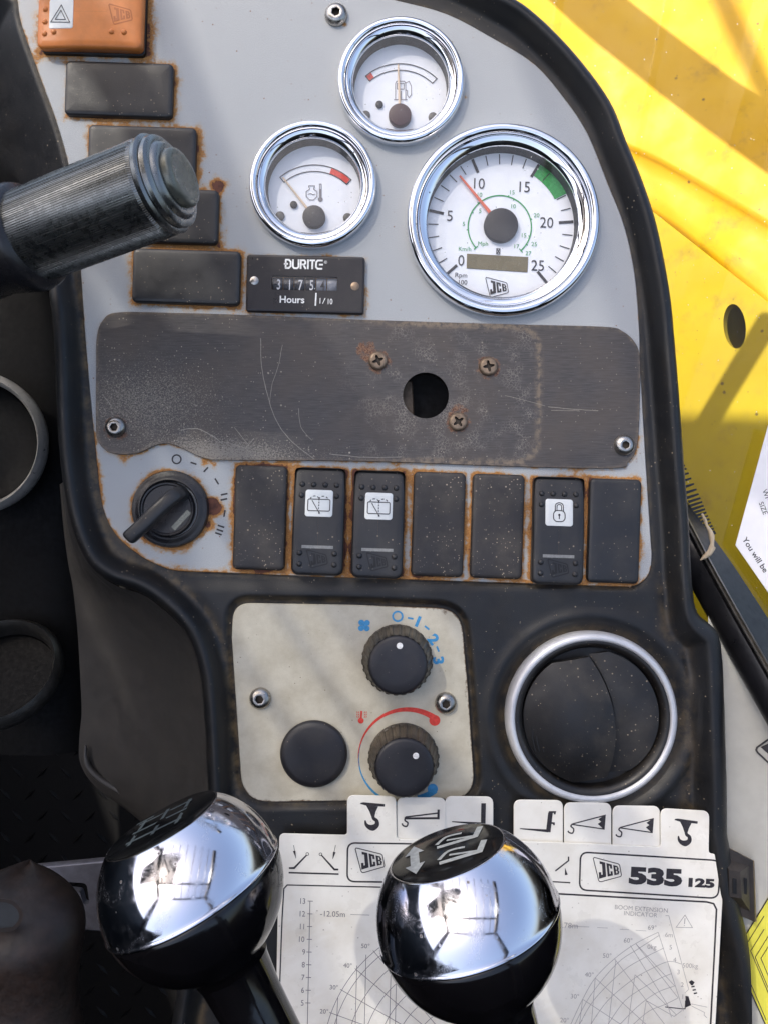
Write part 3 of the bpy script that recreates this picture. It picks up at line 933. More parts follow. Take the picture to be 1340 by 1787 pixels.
def rocker(px, py, label, icon):
    t = thing('rocker_switch', label, 'switch', px, py, 0, -1.8, group='black rocker switches in the lower row')
    zf = lambda x, y: -0.085 * y - 0.0007 * y * y + 3
    top = lambda x, y: 18 + zf(x, y)
    mb = MB(t)
    mb.pillow(90, 186, 8, [(1.5, 0), (1.5, 12)], ns=4, cap=False); mb.build('housing', 'wall')
    mb = MB(t)
    mb.pillow(89, 187, 13, [(0, 4), (0, 12), (1.2, 15.4), (3.2, 17.2), (6, 18), (14, 18.2), (28, 18.2), (44.45, 18.2)], zf=zf, ns=14, cap=False)
    ro = mb.build('rocker', 'switch')
    def dome(x, y, r_=5.2):
        m = MB(t); z0 = top(x, y) - 1
        m.lathe([(r_, 0), (r_ * .92, r_ * .4), (r_ * .6, r_ * .75), (r_ * .2, r_ * .86)], 14, (x, y), z0)
        m.build('dimple', 'switch', ro)
    for x in (-30, -10.5, 9.5, 29): dome(x, 63)
    for x in (-30.5, 29.5): dome(x, 44)
    for x in (-30, 29.5):
        dome(x, -55); dome(x, -74)
    def lift(mb_, y0, dz):
        mb_.v = [(p[0], p[1], top(p[0], p[1]) + dz) for p in mb_.v]
    mb = MB(t); mb.pillow(48, 47, 5, [(0, 0), (1, .8), (8, .8), (16, .8), (23.45, .8)], (0, 31), ns=6, cap=False)
    zz = [p[2] for p in mb.v]
    mb.v = [(p[0], p[1], top(p[0], p[1]) + p[2] - .1) for p in mb.v]
    tl = mb.build('icon_tile', 'tile')
    mb = MB(t)
    if icon == 'wiper':
        bx = rrect(38, 20, 2.5, 3, 4)
        mb.path([(x, y + 28) for x, y in bx], 1.5, 0, True)
        mb.line((-12, 36), (1, 15), 1.4, 0); mb.disc((1, 14.5), 1.6, 0, 10)
        for k in range(4): mb.line((0, 21 + k * 5), (0, 24 + k * 5), 1.4, 0)
        for sx in (-1, 1):
            for (a0, a1) in ((-80, -50), (-25, 10), (35, 70)):
                pts = [(sx * 7.5 + 7.5 * math.sin(R(a)), 38 + 5.5 * math.cos(R(a))) for a in np.linspace(a0, a1, 4)]
                mb.path(pts, 1.5, 0)
    else:
        mb.path([(x, y + 25) for x, y in rrect(20, 19, 7, 4, 2)], 1.6, 0, True)
        mb.path([(-7, 33), (-7, 42)] + [(7 * math.sin(R(a)), 42 + 6 * math.cos(R(a))) for a in range(-80, 81, 20)] + [(7, 42), (7, 33)], 1.5, 0)
        mb.path([(-4, 34), (-4, 41)] + [(4 * math.sin(R(a)), 41 + 4 * math.cos(R(a))) for a in range(-80, 81, 20)] + [(4, 41), (4, 34)], 1.3, 0)
        mb.disc((0, 27), 2, 0, 10); mb.line((0, 27), (0, 20), 1.8, 0)
    lift(mb, 0, 1.3); mb.build('icon', 'ink', tl, flat=True)
    mb = MB(t)
    for k in range(8): mb.line((-27 + k * 6.75, -44), (-27 + (k + 1) * 6.75, -44), 5.2, 0)
    lift(mb, 0, 0.5); mb.build('indicator_line', 'greyink', ro, flat=True)
    mb = MB(t); mb.logo((0, -65), 36, 0); lift(mb, 0, 0.55); mb.build('moulded_emblem', 'wall', ro, flat=True)
    return t
rocker(ROW[1][0], ROW[1][1], 'black rocker switch with wiper symbol, left one of the two wiper switches', 'wiper')
rocker(ROW[2][0], ROW[2][1], 'black rocker switch with wiper symbol, right one of the two wiper switches', 'wiper')
rocker(ROW[5][0], ROW[5][1], 'black rocker switch with a padlock symbol on its white tile', 'lock')

def hazard():
    t = thing('hazard_switch', 'orange hazard rocker switch with white triangle tile at top left', 'switch', 167, 38, 0, -1.8)
    mb = MB(t); mb.pillow(180, 112, 8, [(0, 0), (0, 8), (3, 9)], (1, -5), ns=2); mb.build('housing', 'wall')
    zf = lambda x, y: -0.0006 * (x - 10) ** 2 + 0.02 * x
    top = lambda x, y: 30 + zf(x, y)
    mb = MB(t)
    mb.pillow(184, 122, 12, [(3, 8), (1, 18), (0, 24), (1.5, 28), (5, 30), (14, 30.2), (30, 30.2), (60.95, 30.2)], zf=zf, ns=12, cap=False)
    ro = mb.build('rocker', 'orange')
    pts = [(268, 28), (268, 92), (268, 157), (268, 218), (317, 18), (317, 210), (615, 15), (678, 17), (615, 207), (678, 207)]
    for (x, y) in pts:
        x = x / 2.978 - 167; y = 36 - y / 2.978
        m = MB(t); m.lathe([(5, 0), (4.6, 2), (3, 3.8), (1, 4.2)], 14, (x, y), top(x, y) - 1); m.build('dimple', 'orange', ro)
    mb = MB(t); mb.pillow(43, 51, 4, [(0, -.1), (1, .9), (10, .9), (21.45, .9)], (-48.5, -4), ns=4, cap=False)
    mb.v = [(p[0], p[1], top(p[0], p[1]) + p[2]) for p in mb.v]; tl = mb.build('icon_tile', 'tile')
    mb = MB(t); tri(mb, (-49, -9), 19.5, 1.3, 0, 2); tri(mb, (-49, -9), 10.5, 1.3, 0, 2)
    mb.v = [(p[0], p[1], top(p[0], p[1]) + 1.5) for p in mb.v]; mb.build('icon', 'ink', tl, flat=True)
    mb = MB(t); mb.logo((54, -4), 40, 0); mb.v = [(p[0], p[1], top(p[0], p[1]) + .5) for p in mb.v]
    MT['orange2'] = simple('orange_moulded_letters', sr(176, 96, 40), 0.45)
    mb.build('moulded_emblem', 'orange2', ro, flat=True)
hazard()

# ------------------------------------------------------------------ gauges
def bezel(t, Ro, Rm, Ri):
    mb = MB(t)
    w_ = Ro - Rm
    prof = [(Ro - 2, -2), (Ro, 4)]
    for a in np.linspace(-5, 185, 15):
        prof.append(((Ro + Rm) / 2 + w_ / 2 * math.cos(R(a)), 12 + (w_ * .62) * math.sin(R(a))))
    prof += [(Rm - .6, 9)]
    for k in range(7):
        u = k / 6
        prof.append((Rm - 1 - (Rm - Ri - 2) * u, 15 - 8 * u * u - (2 if k == 0 else 0)))
    prof += [(Ri + .6, 5.5), (Ri + .4, 3)]
    mb.lathe(prof, 128, cap=False)
    mb.build('bezel', 'chrome', smooth=30)
    mb = MB(t); mb.lathe([(Ri + 1.5, 4.5), (Ri, 3.5), (Ri - 1, -22)], 96, cap=False); mb.build('inner_wall', 'wall')
    mb = MB(t); mb.disc((0, 0), Ri - .3, -20, 96); fo = mb.build('face', 'face', flat=True)
    mb = MB(t); mb.disc((0, 0), Ri + 1, 5, 96); mb.build('glass', 'glass', flat=True)
    return fo

FZ = -19.5
def needle(t, hub, tip, w0, w1, mat, hr, hm):
    mb = MB(t); a = Vector(hub); b = Vector(tip); d = (b - a).normalized(); n_ = Vector((-d.y, d.x)); z = FZ + 5
    v = []
    for (p, w_) in ((a, w0), (b, w1)):
        v += [(p.x - n_.x * w_ / 2, p.y - n_.y * w_ / 2, z), (p.x, p.y, z + 1.2), (p.x + n_.x * w_ / 2, p.y + n_.y * w_ / 2, z), (p.x, p.y, z - .8)]
    mb.add(v, [(0, 1, 5, 4), (1, 2, 6, 5), (2, 3, 7, 6), (3, 0, 4, 7), (4, 5, 6, 7)])
    mb.build('needle', mat)
    mb = MB(t); mb.lathe([(hr, 0), (hr, 8), (hr - 1, 9.6), (hr - 4, 10.4), (2, 10.6)], 48, hub, FZ); mb.build('needle_hub', hm)

def small_gauge(px, py, label, name, hubpx, tippx, redrange, hm, icon, pegs, needle_mat):
    t = thing(name, label, 'gauge', px, py, 0)
    fo = bezel(t, 110, 96, 82)
    A = MB(t).A
    hub = A(*hubpx)
    needle(t, hub, A(*tippx), 5, 3, needle_mat, 20, hm)
    mb = MB(t)
    r1, r0, s, rt = 94, 82.5, 42, 2
    mb.arcband(hub, r1 - .8, r1 + .8, -s + rt, s + rt, FZ + .6); mb.arcband(hub, r0 - .8, r0 + .8, -s + rt, s + rt, FZ + .6)
    for a in (-s + rt, s + rt):
        d = Vector((math.sin(R(a)), math.cos(R(a)))); h_ = Vector(hub)
        mb.line(h_ + d * (r0 - .8), h_ + d * (r1 + .8), 1.6, FZ + .62)
    mb.build('scale_outline', 'ink', fo, flat=True)
    mb = MB(t); mb.arcband(hub, r0 + 1, r1 - 1, redrange[0], redrange[1], FZ + .4, 12); mb.build('red_zone', 'inkgaugered', fo, flat=True)
    mb = MB(t)
    if icon == 'fuel':
        for pts in ([(690, 163), (690, 135), (692, 131), (706, 131), (708, 135), (708, 163)], [(687, 163.5), (711, 163.5)], [(693, 145), (693, 135), (705, 135), (705, 145), (693, 145)],
                    [(708, 134), (714, 131), (718, 140), (718, 155), (714, 160), (711, 156), (711, 148), (708, 146)], [(700, 148), (700, 163)]):
            mb.path([mb.A(*p) for p in pts], 1.2, FZ + .6)
    else:
        for pts in ([(537, 316), (548, 316), (546, 322), (552, 326), (552, 335), (546, 341), (539, 341), (533, 335), (533, 326), (539, 322), (537, 316)], [(536, 331), (541, 329.5), (545, 332), (549, 330.5)],
                    [(556.5, 336), (556.5, 313), (559.5, 313), (559.5, 336)]):
            mb.path([mb.A(*p) for p in pts], 1.3, FZ + .6)
        mb.disc(mb.A(558, 340), 4.2, FZ + .6, 16); mb.line(mb.A(558, 340), mb.A(558, 322), 1.5, FZ + .65)
    mb.build('symbol', 'inkthin', fo, flat=True)
    for (x, y, r_, m_) in pegs:
        mb = MB(t); mb.lathe([(r_, 0), (r_, 3), (r_ * .8, 4), (1, 4.2)], 20, mb.A(x, y), FZ); mb.build('peg', m_)
small_gauge(699, 147, 'fuel gauge with pump symbol, topmost of the three chrome gauges', 'fuel_gauge', (698, 194), (695, 104), (-40, -33), 'hubred', 'fuel',
            ((662, 173, 6.5, 'pegdark'), (638, 192, 8, 'peg'), (756, 195, 8, 'peg')), 'needle_cream')
small_gauge(547, 326, 'engine temperature gauge with red zone, leftmost of the three chrome gauges', 'temperature_gauge', (547, 373), (492, 303), (19, 43), 'hub', 'temp',
            ((511, 350, 6.5, 'pegdark'), (487, 370, 8, 'peg'), (606, 373, 8, 'peg')), 'needle_cream')

def tacho():
    t = thing('tachometer', 'large chrome-rimmed tachometer with orange needle and green band', 'gauge', 875.5, 388, 0)
    fo = bezel(t, 167, 149, 131)
    A = MB(t).A
    ang = lambda v: -131.6 + 10.89 * v
    needle(t, (0, 0), A(803, 300), 7, 3.4, 'needle_red', 30, 'hub')
    mb = MB(t); mb2 = MB(t)
    for v in range(26):
        a = R(ang(v)); d = Vector((math.sin(a), math.cos(a)))
        if v % 5 == 0: mb.line(d * 103, d * 129, 5, FZ + .6)
        elif v not in (17,): mb.line(d * 110, d * 128, 1.7, FZ + .6)
    mb.build('scale_marks', 'ink', fo, flat=True)
    mb = MB(t); mb.arcband((0, 0), 107, 131, ang(15) + 1, ang(17.9), FZ + .45, 20); mb.build('green_band', 'inkgreen', fo, flat=True)
    mb = MB(t)
    for s_, x, y in (('5', 786, 369), ('10', 838, 312), ('15', 918, 318), ('20', 957, 381), ('25', 941, 457), ('0', 806, 448)):
        mb.text(s_, mb.A(x, y), 18.5, -2, 0.92, 0.0, FZ + .6)
    mb.text('Rpm', mb.A(806, 474), 8.2, -2, 1, 0.0, FZ + .6); mb.text('x100', mb.A(805, 486.5), 8, -2, 1, 0.0, FZ + .6)
    mb.build('numerals', 'ink', fo, flat=True)
    mb = MB(t); mb.logo(mb.A(869, 496), 41, FZ + .6, -2, 0.03); mb.build('emblem', 'ink', fo, flat=True)
    mb = MB(t)
    mb.arcband(mb.A(874, 389), 54.8, 57, -131, 138, FZ + .6, 60)
    for a in (-131, 138, -95, -62, -42, 16, 27, 76, 107, 123):
        d = Vector((math.sin(R(a)), math.cos(R(a)))); c = Vector(mb.A(874, 389))
        e = 4.5 if a in (-131, 138) else 3
        mb.line(c + d * (55.9 - (e if a in (-131, 138, -62, 27, 107) else 0)), c + d * (55.9 + (e if a not in (-62, 27, 107) else 0)), 1.8, FZ + .62)
    f_ = 3.526
    for s_, x, y in (('5', 425, 682), ('5', 527, 600), ('10', 525, 500), ('15', 727, 485), ('10', 735, 572), ('20', 878, 628), ('15', 800, 753), ('25', 863, 808), ('17', 755, 822), ('27', 827, 865), ('Mph', 545, 805), ('Km/h', 432, 838)):
        mb.text(s_, mb.A(690 + x / f_, 190 + y / f_), 7.2, -2, 1.0, 0, FZ + .6)
    mb.build('speed_scale', 'inkgreen', fo, flat=True)
    mb = MB(t); q = [mb.A(*p) for p in ((816, 436), (924.5, 442), (923, 469), (815.5, 462))]
    mb.prism(q, FZ, FZ + 1, .4); mb.build('display', 'lcd', flat=True)
    mb = MB(t); mb.path([mb.A(*p) for p in ((868.5, 427), (874.5, 427.3), (874.2, 437), (868.2, 436.6))], 1.1, FZ + .6, True)
    mb.line(mb.A(869, 428), mb.A(874, 436), 1.6, FZ + .6); mb.line(mb.A(874, 428), mb.A(869, 436), 1.6, FZ + .61)
    mb.build('hourglass_symbol', 'ink', fo, flat=True)
tacho()

def hour_meter():
    t = thing('hour_meter', 'black rectangular hour meter with number drums and white lettering', 'meter', 534, 498, 0, -1.4)
    mb = MB(t)
    mb.pillow(204, 99, 5, [(0, 0), (0, 8), (1.5, 10), (4, 10.5)], ns=3, cap=False)
    ot = rrect(196, 91, 1, 2, 3); win = rrect(114, 24, 2, 2, 3)
    win = [(x - 1, y + 1) for x, y in win]
    vo, eo, fo, *_ = delaunay_2d_cdt([Vector(p) for p in ot + win], [(i, (i + 1) % len(ot)) for i in range(len(ot))] + [(len(ot) + i, len(ot) + (i + 1) % len(win)) for i in range(len(win))], [], 1, 1e-4)
    P = np.array([(p.x, p.y) for p in vo]); cen = np.array([P[list(f)].mean(0) for f in fo]); ok = sdf(cen, win) > 0
    mb.add([(p[0], p[1], 10.5) for p in P], [f for f, k in zip(fo, ok) if k])
    mb.grid_rings([[(x, y, 10.5) for x, y in win], [(x, y, 3) for x, y in win]])
    bo = mb.build('body', 'meter')
    n = 6
    for i in range(n):
        x0 = -58 + 114 / n * i
        mb = MB(t); ring = []
        for k in range(9):
            a = R(-60 + 15 * k)
            ring.append((13.5 * math.sin(a) + 1, -3 + 10 * math.cos(a)))
        v = []; f = []
        for (x, dr) in ((x0 + .8, -1.2), (x0 + 2.2, 0), (x0 + 114 / n - 2.2, 0), (x0 + 114 / n - .8, -1.2)):
            v += [(x, y, z + dr) for y, z in ring]
        for a in range(3):
            for k in range(8): f.append((a * 9 + k, a * 9 + 9 + k, a * 9 + 10 + k, a * 9 + k + 1))
        mb.add(v, f); dr = mb.build('number_drum', 'drumgrey' if i == 5 else ('drum' if i < 4 else 'drumgrey'))
        if i < 5:
            mb = MB(t); mb.text('31754'[i], (x0 + 114 / n * .62, -1), 17, 0, 0.62, 0.012, 7.3)
            mb.build('digit', 'digit' if i < 4 else 'ink', dr, flat=True)
    mb = MB(t); mb.disc((-1, 1), 1, 9.2)
    mb.v = [(x, y, 9.4) for x, y in win]; mb.f = [tuple(range(len(win)))]; mb.build('window', 'glass', flat=True)
    mb = MB(t)
    sc = 204 / 1310
    X = lambda x: (x - 665) * sc; Y = lambda y: (365 - y) * sc + 2
    z = 11
    def st(pts, w_=3.0): mb.path([(X(a), Y(b) + (X(a)) * 0.012) for a, b in pts], w_, z)
    st([(438, 112), (480, 112), (500, 135), (500, 182), (480, 204), (438, 204)]); st([(445, 112), (445, 204)]); st([(425, 158), (470, 158)])
    st([(525, 106), (525, 190), (540, 205), (572, 205), (588, 190), (588, 106)])
    st([(612, 212), (612, 116), (650, 116), (662, 130), (662, 150), (650, 162), (612, 162)]); st([(640, 162), (668, 212)])
    st([(692, 106), (692, 214)]); st([(708, 116), (770, 116)]); st([(740, 116), (740, 214)])
    st([(855, 116), (800, 116), (782, 135), (782, 190), (800, 208), (852, 208)]); st([(815, 162), (858, 162)])
    mb.text('®', (X(887), Y(132)), 5.0, 0, 1, 0, z)
    mb.text('Hours', (X(525), Y(555)), 11.5, 0, 1.02, 0.02, z)
    mb.line((X(790), Y(475)), (X(785), Y(618)), 2.4, z)
    mb.text('1', (X(836), Y(562)), 9.5, 0, 0.8, 0.005, z); mb.text('/', (X(878), Y(562)), 10, -8, 1, 0.005, z); mb.text('10', (X(948), Y(567)), 9.5, 0, 0.72, 0.005, z)
    mb.build('lettering', 'white', bo, flat=True)
    for x, y, m_ in ((100, 355, 'steel'), (1218, 390, 'rusty')):
        mb = MB(t); mb.lathe([(7.5, 10), (7.4, 11), (5, 12.2), (1, 12.6)], 24, (X(x), Y(y))); mb.build('rivet', m_)
hour_meter()

def ignition():
    t = thing('ignition_switch', 'black round ignition key switch with a key turned to lower left', 'ignition switch', 299, 888, 0)
    mb = MB(t)
    mb.lathe([(67, 0), (67, 6), (65, 10), (61, 11.5), (57, 12), (54, 15), (51, 15.5), (49, 13), (48, 6)], 80, cap=False); mb.build('ring', 'collar')
    mb = MB(t); c = (-4, 0)
    mb.lathe([(48, 6), (47, 11), (45.5, 12.5), (43, 12), (41, 9), (30, 8.5), (1, 8.5)], 64, c); mb.build('lock_face', 'collar')
    mb = MB(t)
    for (a, b) in ((-18, -8), (-8, 0)):
        pass
    mb.line((6, -34), (34, -4), 9, 9.2); mb.build('slot_strip', 'gripcap', flat=True)
    # key bow: a bent rounded bar standing up from the lock
    mb = MB(t)
    P = [Vector(p) for p in ((22, 27, 8), (21, 26, 26), (12, 19, 42), (-10, -3, 50), (-32, -26, 52), (-50, -42, 50), (-60, -50, 47))]
    Q = spline([tuple(p) for p in P], 6)
    rings = []
    for i, p in enumerate(Q):
        p = Vector(p); d = (Vector(Q[min(i + 1, len(Q) - 1)]) - Vector(Q[max(i - 1, 0)])).normalized()
        sx = Vector((0.70, -0.71, 0.0)); up = d.cross(sx).normalized()
        k = 1.0 if i < len(Q) - 3 else (0.96, 0.85, 0.55)[i - len(Q) + 3]
        hw, hh = 13 * k, 10 * k
        rings.append([tuple(p + sx * hw * math.copysign(abs(math.cos(a)) ** .7, math.cos(a)) + up * hh * math.copysign(abs(math.sin(a)) ** .7, math.sin(a))) for a in np.linspace(0, 2 * PI, 20, endpoint=False)])
    mb.grid_rings(rings, True, True, True)
    mb.build('key', 'switch', smooth=60)
ignition()

# ------------------------------------------------------------------ heater controls
def heater():
    t = thing('heater_panel', 'cream heater control panel with blue and red markings, bolted below the switches', 'panel', 615, 1225, -2)
    out = [(x - t.px, t.py - y) for x, y in rounded(HEATER)]
    mb, XY = sheet(t, out, [], 0, 6, 1.2, 8)
    px = XY[:, 0] + t.px; py = t.py - XY[:, 1]; P = np.stack([px, py], 1)
    dE = -sdf(P, rounded(HEATER))
    g = 0.5 * np.exp(-np.maximum(dE, 0) / 4) * ((px > 700) | (py > 1370)) + 0.45 * np.exp(-np.maximum(dE, 0) / 2.5)
    for (x, y, r_, k) in ((693, 1153, 60, .45), (704, 1326, 62, .4), (826, 1330, 4, .9), (820, 1290, 2, .8), (815, 1215, 4, .7), (775, 1066, 5, .6)):
        g = np.maximum(g, k * np.exp(-np.maximum(np.hypot(px - x, py - y) - r_, 0) / 7))
    mb.build('plate', 'heater', attrs={'rust': g}, smooth=50)
    hexbolt(t, 455, 1218, 19, 0, rot=5); hexbolt(t, 777, 1226, 19, 0, rot=40)
    mb = MB(t)
    c = mb.A(635.6, 1091)
    for q in range(4):
        a = R(45 + 90 * q - 3); b = (c[0] + 7 * math.cos(a), c[1] + 7 * math.sin(a))
        for k in range(1): mb.add([(b[0] + 5.2 * math.cos(2 * PI * j / 16) * 1.0, b[1] + 5.0 * math.sin(2 * PI * j / 16), .5 + .02 * q) for j in range(16)], [tuple(range(16))])
        mb.line(c, b, 4, .6 + .01 * q)
    mb.build('fan_symbol', 'inkblue', flat=True)
    mb = MB(t)
    mb.arcband(mb.A(693.6, 1075), 6.8, 10, 0, 360)
    for s_, x, y, a in (('1', 729, 1084, -22), ('2', 756, 1115, -52), ('3', 764.5, 1152, -82)): mb.text(s_, mb.A(x, y), 17, a, 1.15, 0.045)
    for x, y, a in ((716, 1078.5, -10), (744.5, 1095, -38), (763.5, 1132, -68)):
        p = Vector(mb.A(x, y)); d = Vector((math.cos(R(a)), math.sin(R(a)))) * 5; mb.line(p - d, p + d, 3.2)
    mb.build('fan_scale', 'inkblue', flat=True)
    mb = MB(t)
    n = 40; cc = mb.A(708, 1323)
    ar = [(-72 - 170 * i / n) for i in range(n + 1)]
    mb.path([(cc[0] + 82 * math.sin(R(a)), cc[1] + 80 * math.cos(R(a))) for a in ar][:31], [0.8 + 11 * (i / n) ** 1.3 for i in range(31)])
    mb.path([(cc[0] + 80 * math.sin(R(a)), cc[1] + 72 * math.cos(R(a))) for a in np.linspace(-195, -220, 8)], [10.5] * 8, .55)
    mb.disc(mb.A(754.5, 1376), 9, .6); mb.build('cold_arc', 'inkblue', flat=True)
    mb = MB(t); cc = mb.A(710, 1322)
    ar = np.linspace(-100, 33, n + 1)
    mb.path([(cc[0] + 84.5 * math.sin(R(a)), cc[1] + 84.5 * math.cos(R(a))) for a in ar], [0.8 + 9.5 * (i / n) ** 1.2 for i in range(n + 1)], .5)
    mb.disc(mb.A(758, 1256.5), 9.5, .55)
    mb.build('hot_arc', 'inkred', flat=True)
    mb = MB(t)
    mb.disc(mb.A(630, 1257), 5.2, .5, 16); mb.line(mb.A(630, 1257), mb.A(631, 1240), 3.4, .52)
    for dx in (-8, -5, 6, 9):
        for k in range(3): mb.line(mb.A(631 + dx, 1241 + k * 4), mb.A(631 + dx + (1 if dx < 0 else -1), 1244 + k * 4), 1.2, .5)
    mb.build('thermometer_symbol', 'inkred', flat=True)

def heater_knob(px, py, label, dot, dotc):
    t = thing('rotary_knob', label, 'knob', px, py, 0)
    mb = MB(t); n = 208
    def mod(a, z):
        if z > 52 or z < 6: return 1
        return 1 + 0.018 * (1 if math.sin(26 * a) > 0 else -1)
    mb.lathe([(61, 0), (61, 6), (59.5, 7), (58, 10), (54, 30), (50.5, 48), (50, 52)], n, cap=False, mod=mod); mb.build('fluted_skirt', 'knob_skirt', smooth=25)
    mb = MB(t); mb.lathe([(50, 50), (49.5, 54), (47.5, 56.5), (44, 57.6), (30, 58), (1, 58)], 72); mb.build('cap', 'knob')
    mb = MB(t); mb.lathe([(5.4, 57.8), (5, 58.8), (1, 59.2)], 20, dot); mb.build('pointer_dot', 'white')
heater()
heater_knob(693, 1150, 'fluted black fan speed knob beside the blue 0-1-2-3 scale', (3, 33), None)
heater_knob(704, 1322, 'fluted black temperature knob inside the red and blue arc', (19, 21), None)
def plug():
    t = thing('round_plug', 'smooth black round blanking plug at lower left of the heater panel', 'plug', 548, 1314, 0)
    mb = MB(t); mb.lathe([(58, 0), (58.5, 3), (57.5, 7), (54, 10), (46, 11.6), (28, 12.6), (1, 13)], 72); mb.build('cap', 'knob')
plug()

def vent():
    t = thing('round_air_vent', 'large round black air vent with silver ring beside the heater panel', 'air vent', 1029, 1249, 0)
    mb = MB(t)
    mb.lathe([(148, -12), (149, 0), (149, 8), (147, 14), (144.5, 18.2), (141, 20.2), (137, 20), (134.5, 18.5), (133.6, 16)], 128, cap=False); mb.build('rim', 'silver')
    mb = MB(t); mb.lathe([(133.8, 16.5), (131, 17), (127, 15.5), (123, 12), (120.5, 6), (119.5, -8)], 128, cap=False); mb.build('inner_ring', 'vent')
    # carrier with flat chords, and two blades
    mb = MB(t)
    mb.lathe([(120, -8), (60, -9), (1, -9)], 64); mb.build('carrier', 'wall')
    rot = 10
    def clip(r_, ch, x0, x1, zf, nm, m_, edge):
        mb = MB(t); rings = []
        ca, sa = math.cos(R(rot)), math.sin(R(rot))
        nx, ny = 22, 28
        for i in range(nx + 1):
            row = []
            for j in range(ny + 1):
                v = -1 + 2 * j / ny
                y = v * ch
                ex = math.sqrt(max(r_ * r_ - y * y, 0))
                a = max(x0(y), -ex) if x0 else -ex
                b = min(x1(y), ex) if x1 else ex
                x = a + (b - a) * i / nx
                row.append((x * ca - y * sa, x * sa + y * ca, zf(x, y)))
            rings.append(row)
        # down-turned skirt
        per = rings[0] + [r[-1] for r in rings[1:]] + rings[-1][::-1][1:] + [r[0] for r in rings[::-1]][1:-1]
        mb.grid_rings(rings, close=False)
        mb.grid_rings([per, [(p[0] * 1.004, p[1] * 1.004, p[2] - 9) for p in per]])
        mb.build(nm, m_, smooth=50)
    arc = lambda y: 38 - (y - 5) ** 2 / 420.0
    clip(117, 105, lambda y: arc(y) + 4, None, lambda x, y: -3 + 0.30 * (x - 20) - 0.0018 * (x - 20) ** 2 - 0.0004 * y * y, 'blade', 'vent', None)
    clip(117, 105, None, lambda y: arc(y) - 1.5, lambda x, y: 27 - 0.0021 * (x + 10) ** 2 - 0.0011 * y * y, 'blade', 'vent', None)
    mb = MB(t)
    for k in range(3): mb.path([mb.A(928 + k * 7, 1262 + k * 3), mb.A(927 + k * 7, 1285 + k * 3), mb.A(932 + k * 7, 1308)], 1.6, 9 + k)
    mb.build('finger_ridges', 'wall', flat=True)
vent()

# ------------------------------------------------------------------ load chart cards
def card_base(t, pts, z0, th):
    mb = MB(t)
    mb.prism([mb.A(*p) for p in pts], z0, z0 + th, .8)
    return mb.build('card', 'card', smooth=30)
CZ = 26

def hook(mb, px, py, h, z, rot=-2):
    k = h / 150.0; cx, cy = mb.A(px, py)
    ca, sa = math.cos(R(rot)), math.sin(R(rot))
    def q(x, y): return (cx + (x * ca - y * sa) * k, cy + (x * sa + y * ca) * k)
    mb.add([(*q(*p), z) for p in ((-60, 72), (-45, 76), (70, 70), (70, 56), (-25, 58), (-62, 66))], [(0, 1, 2, 3, 4, 5)])
    mb.add([(*q(*p), z + .02) for p in ((-30, 60), (36, 56), (24, 28), (18, 0), (0, 2), (-12, 30))], [(0, 5, 4, 3, 2, 1)])
    pts = [(8, 8), (14, -10), (30, -22), (32, -44), (14, -60), (-8, -58), (-26, -44), (-32, -22)]
    mb.path([q(*p) for p in spline(pts, 5)], [x * k for x in np.interp(np.linspace(0, 1, 36), [0, .3, .6, 1], [16, 20, 34, 6])], z + .04)

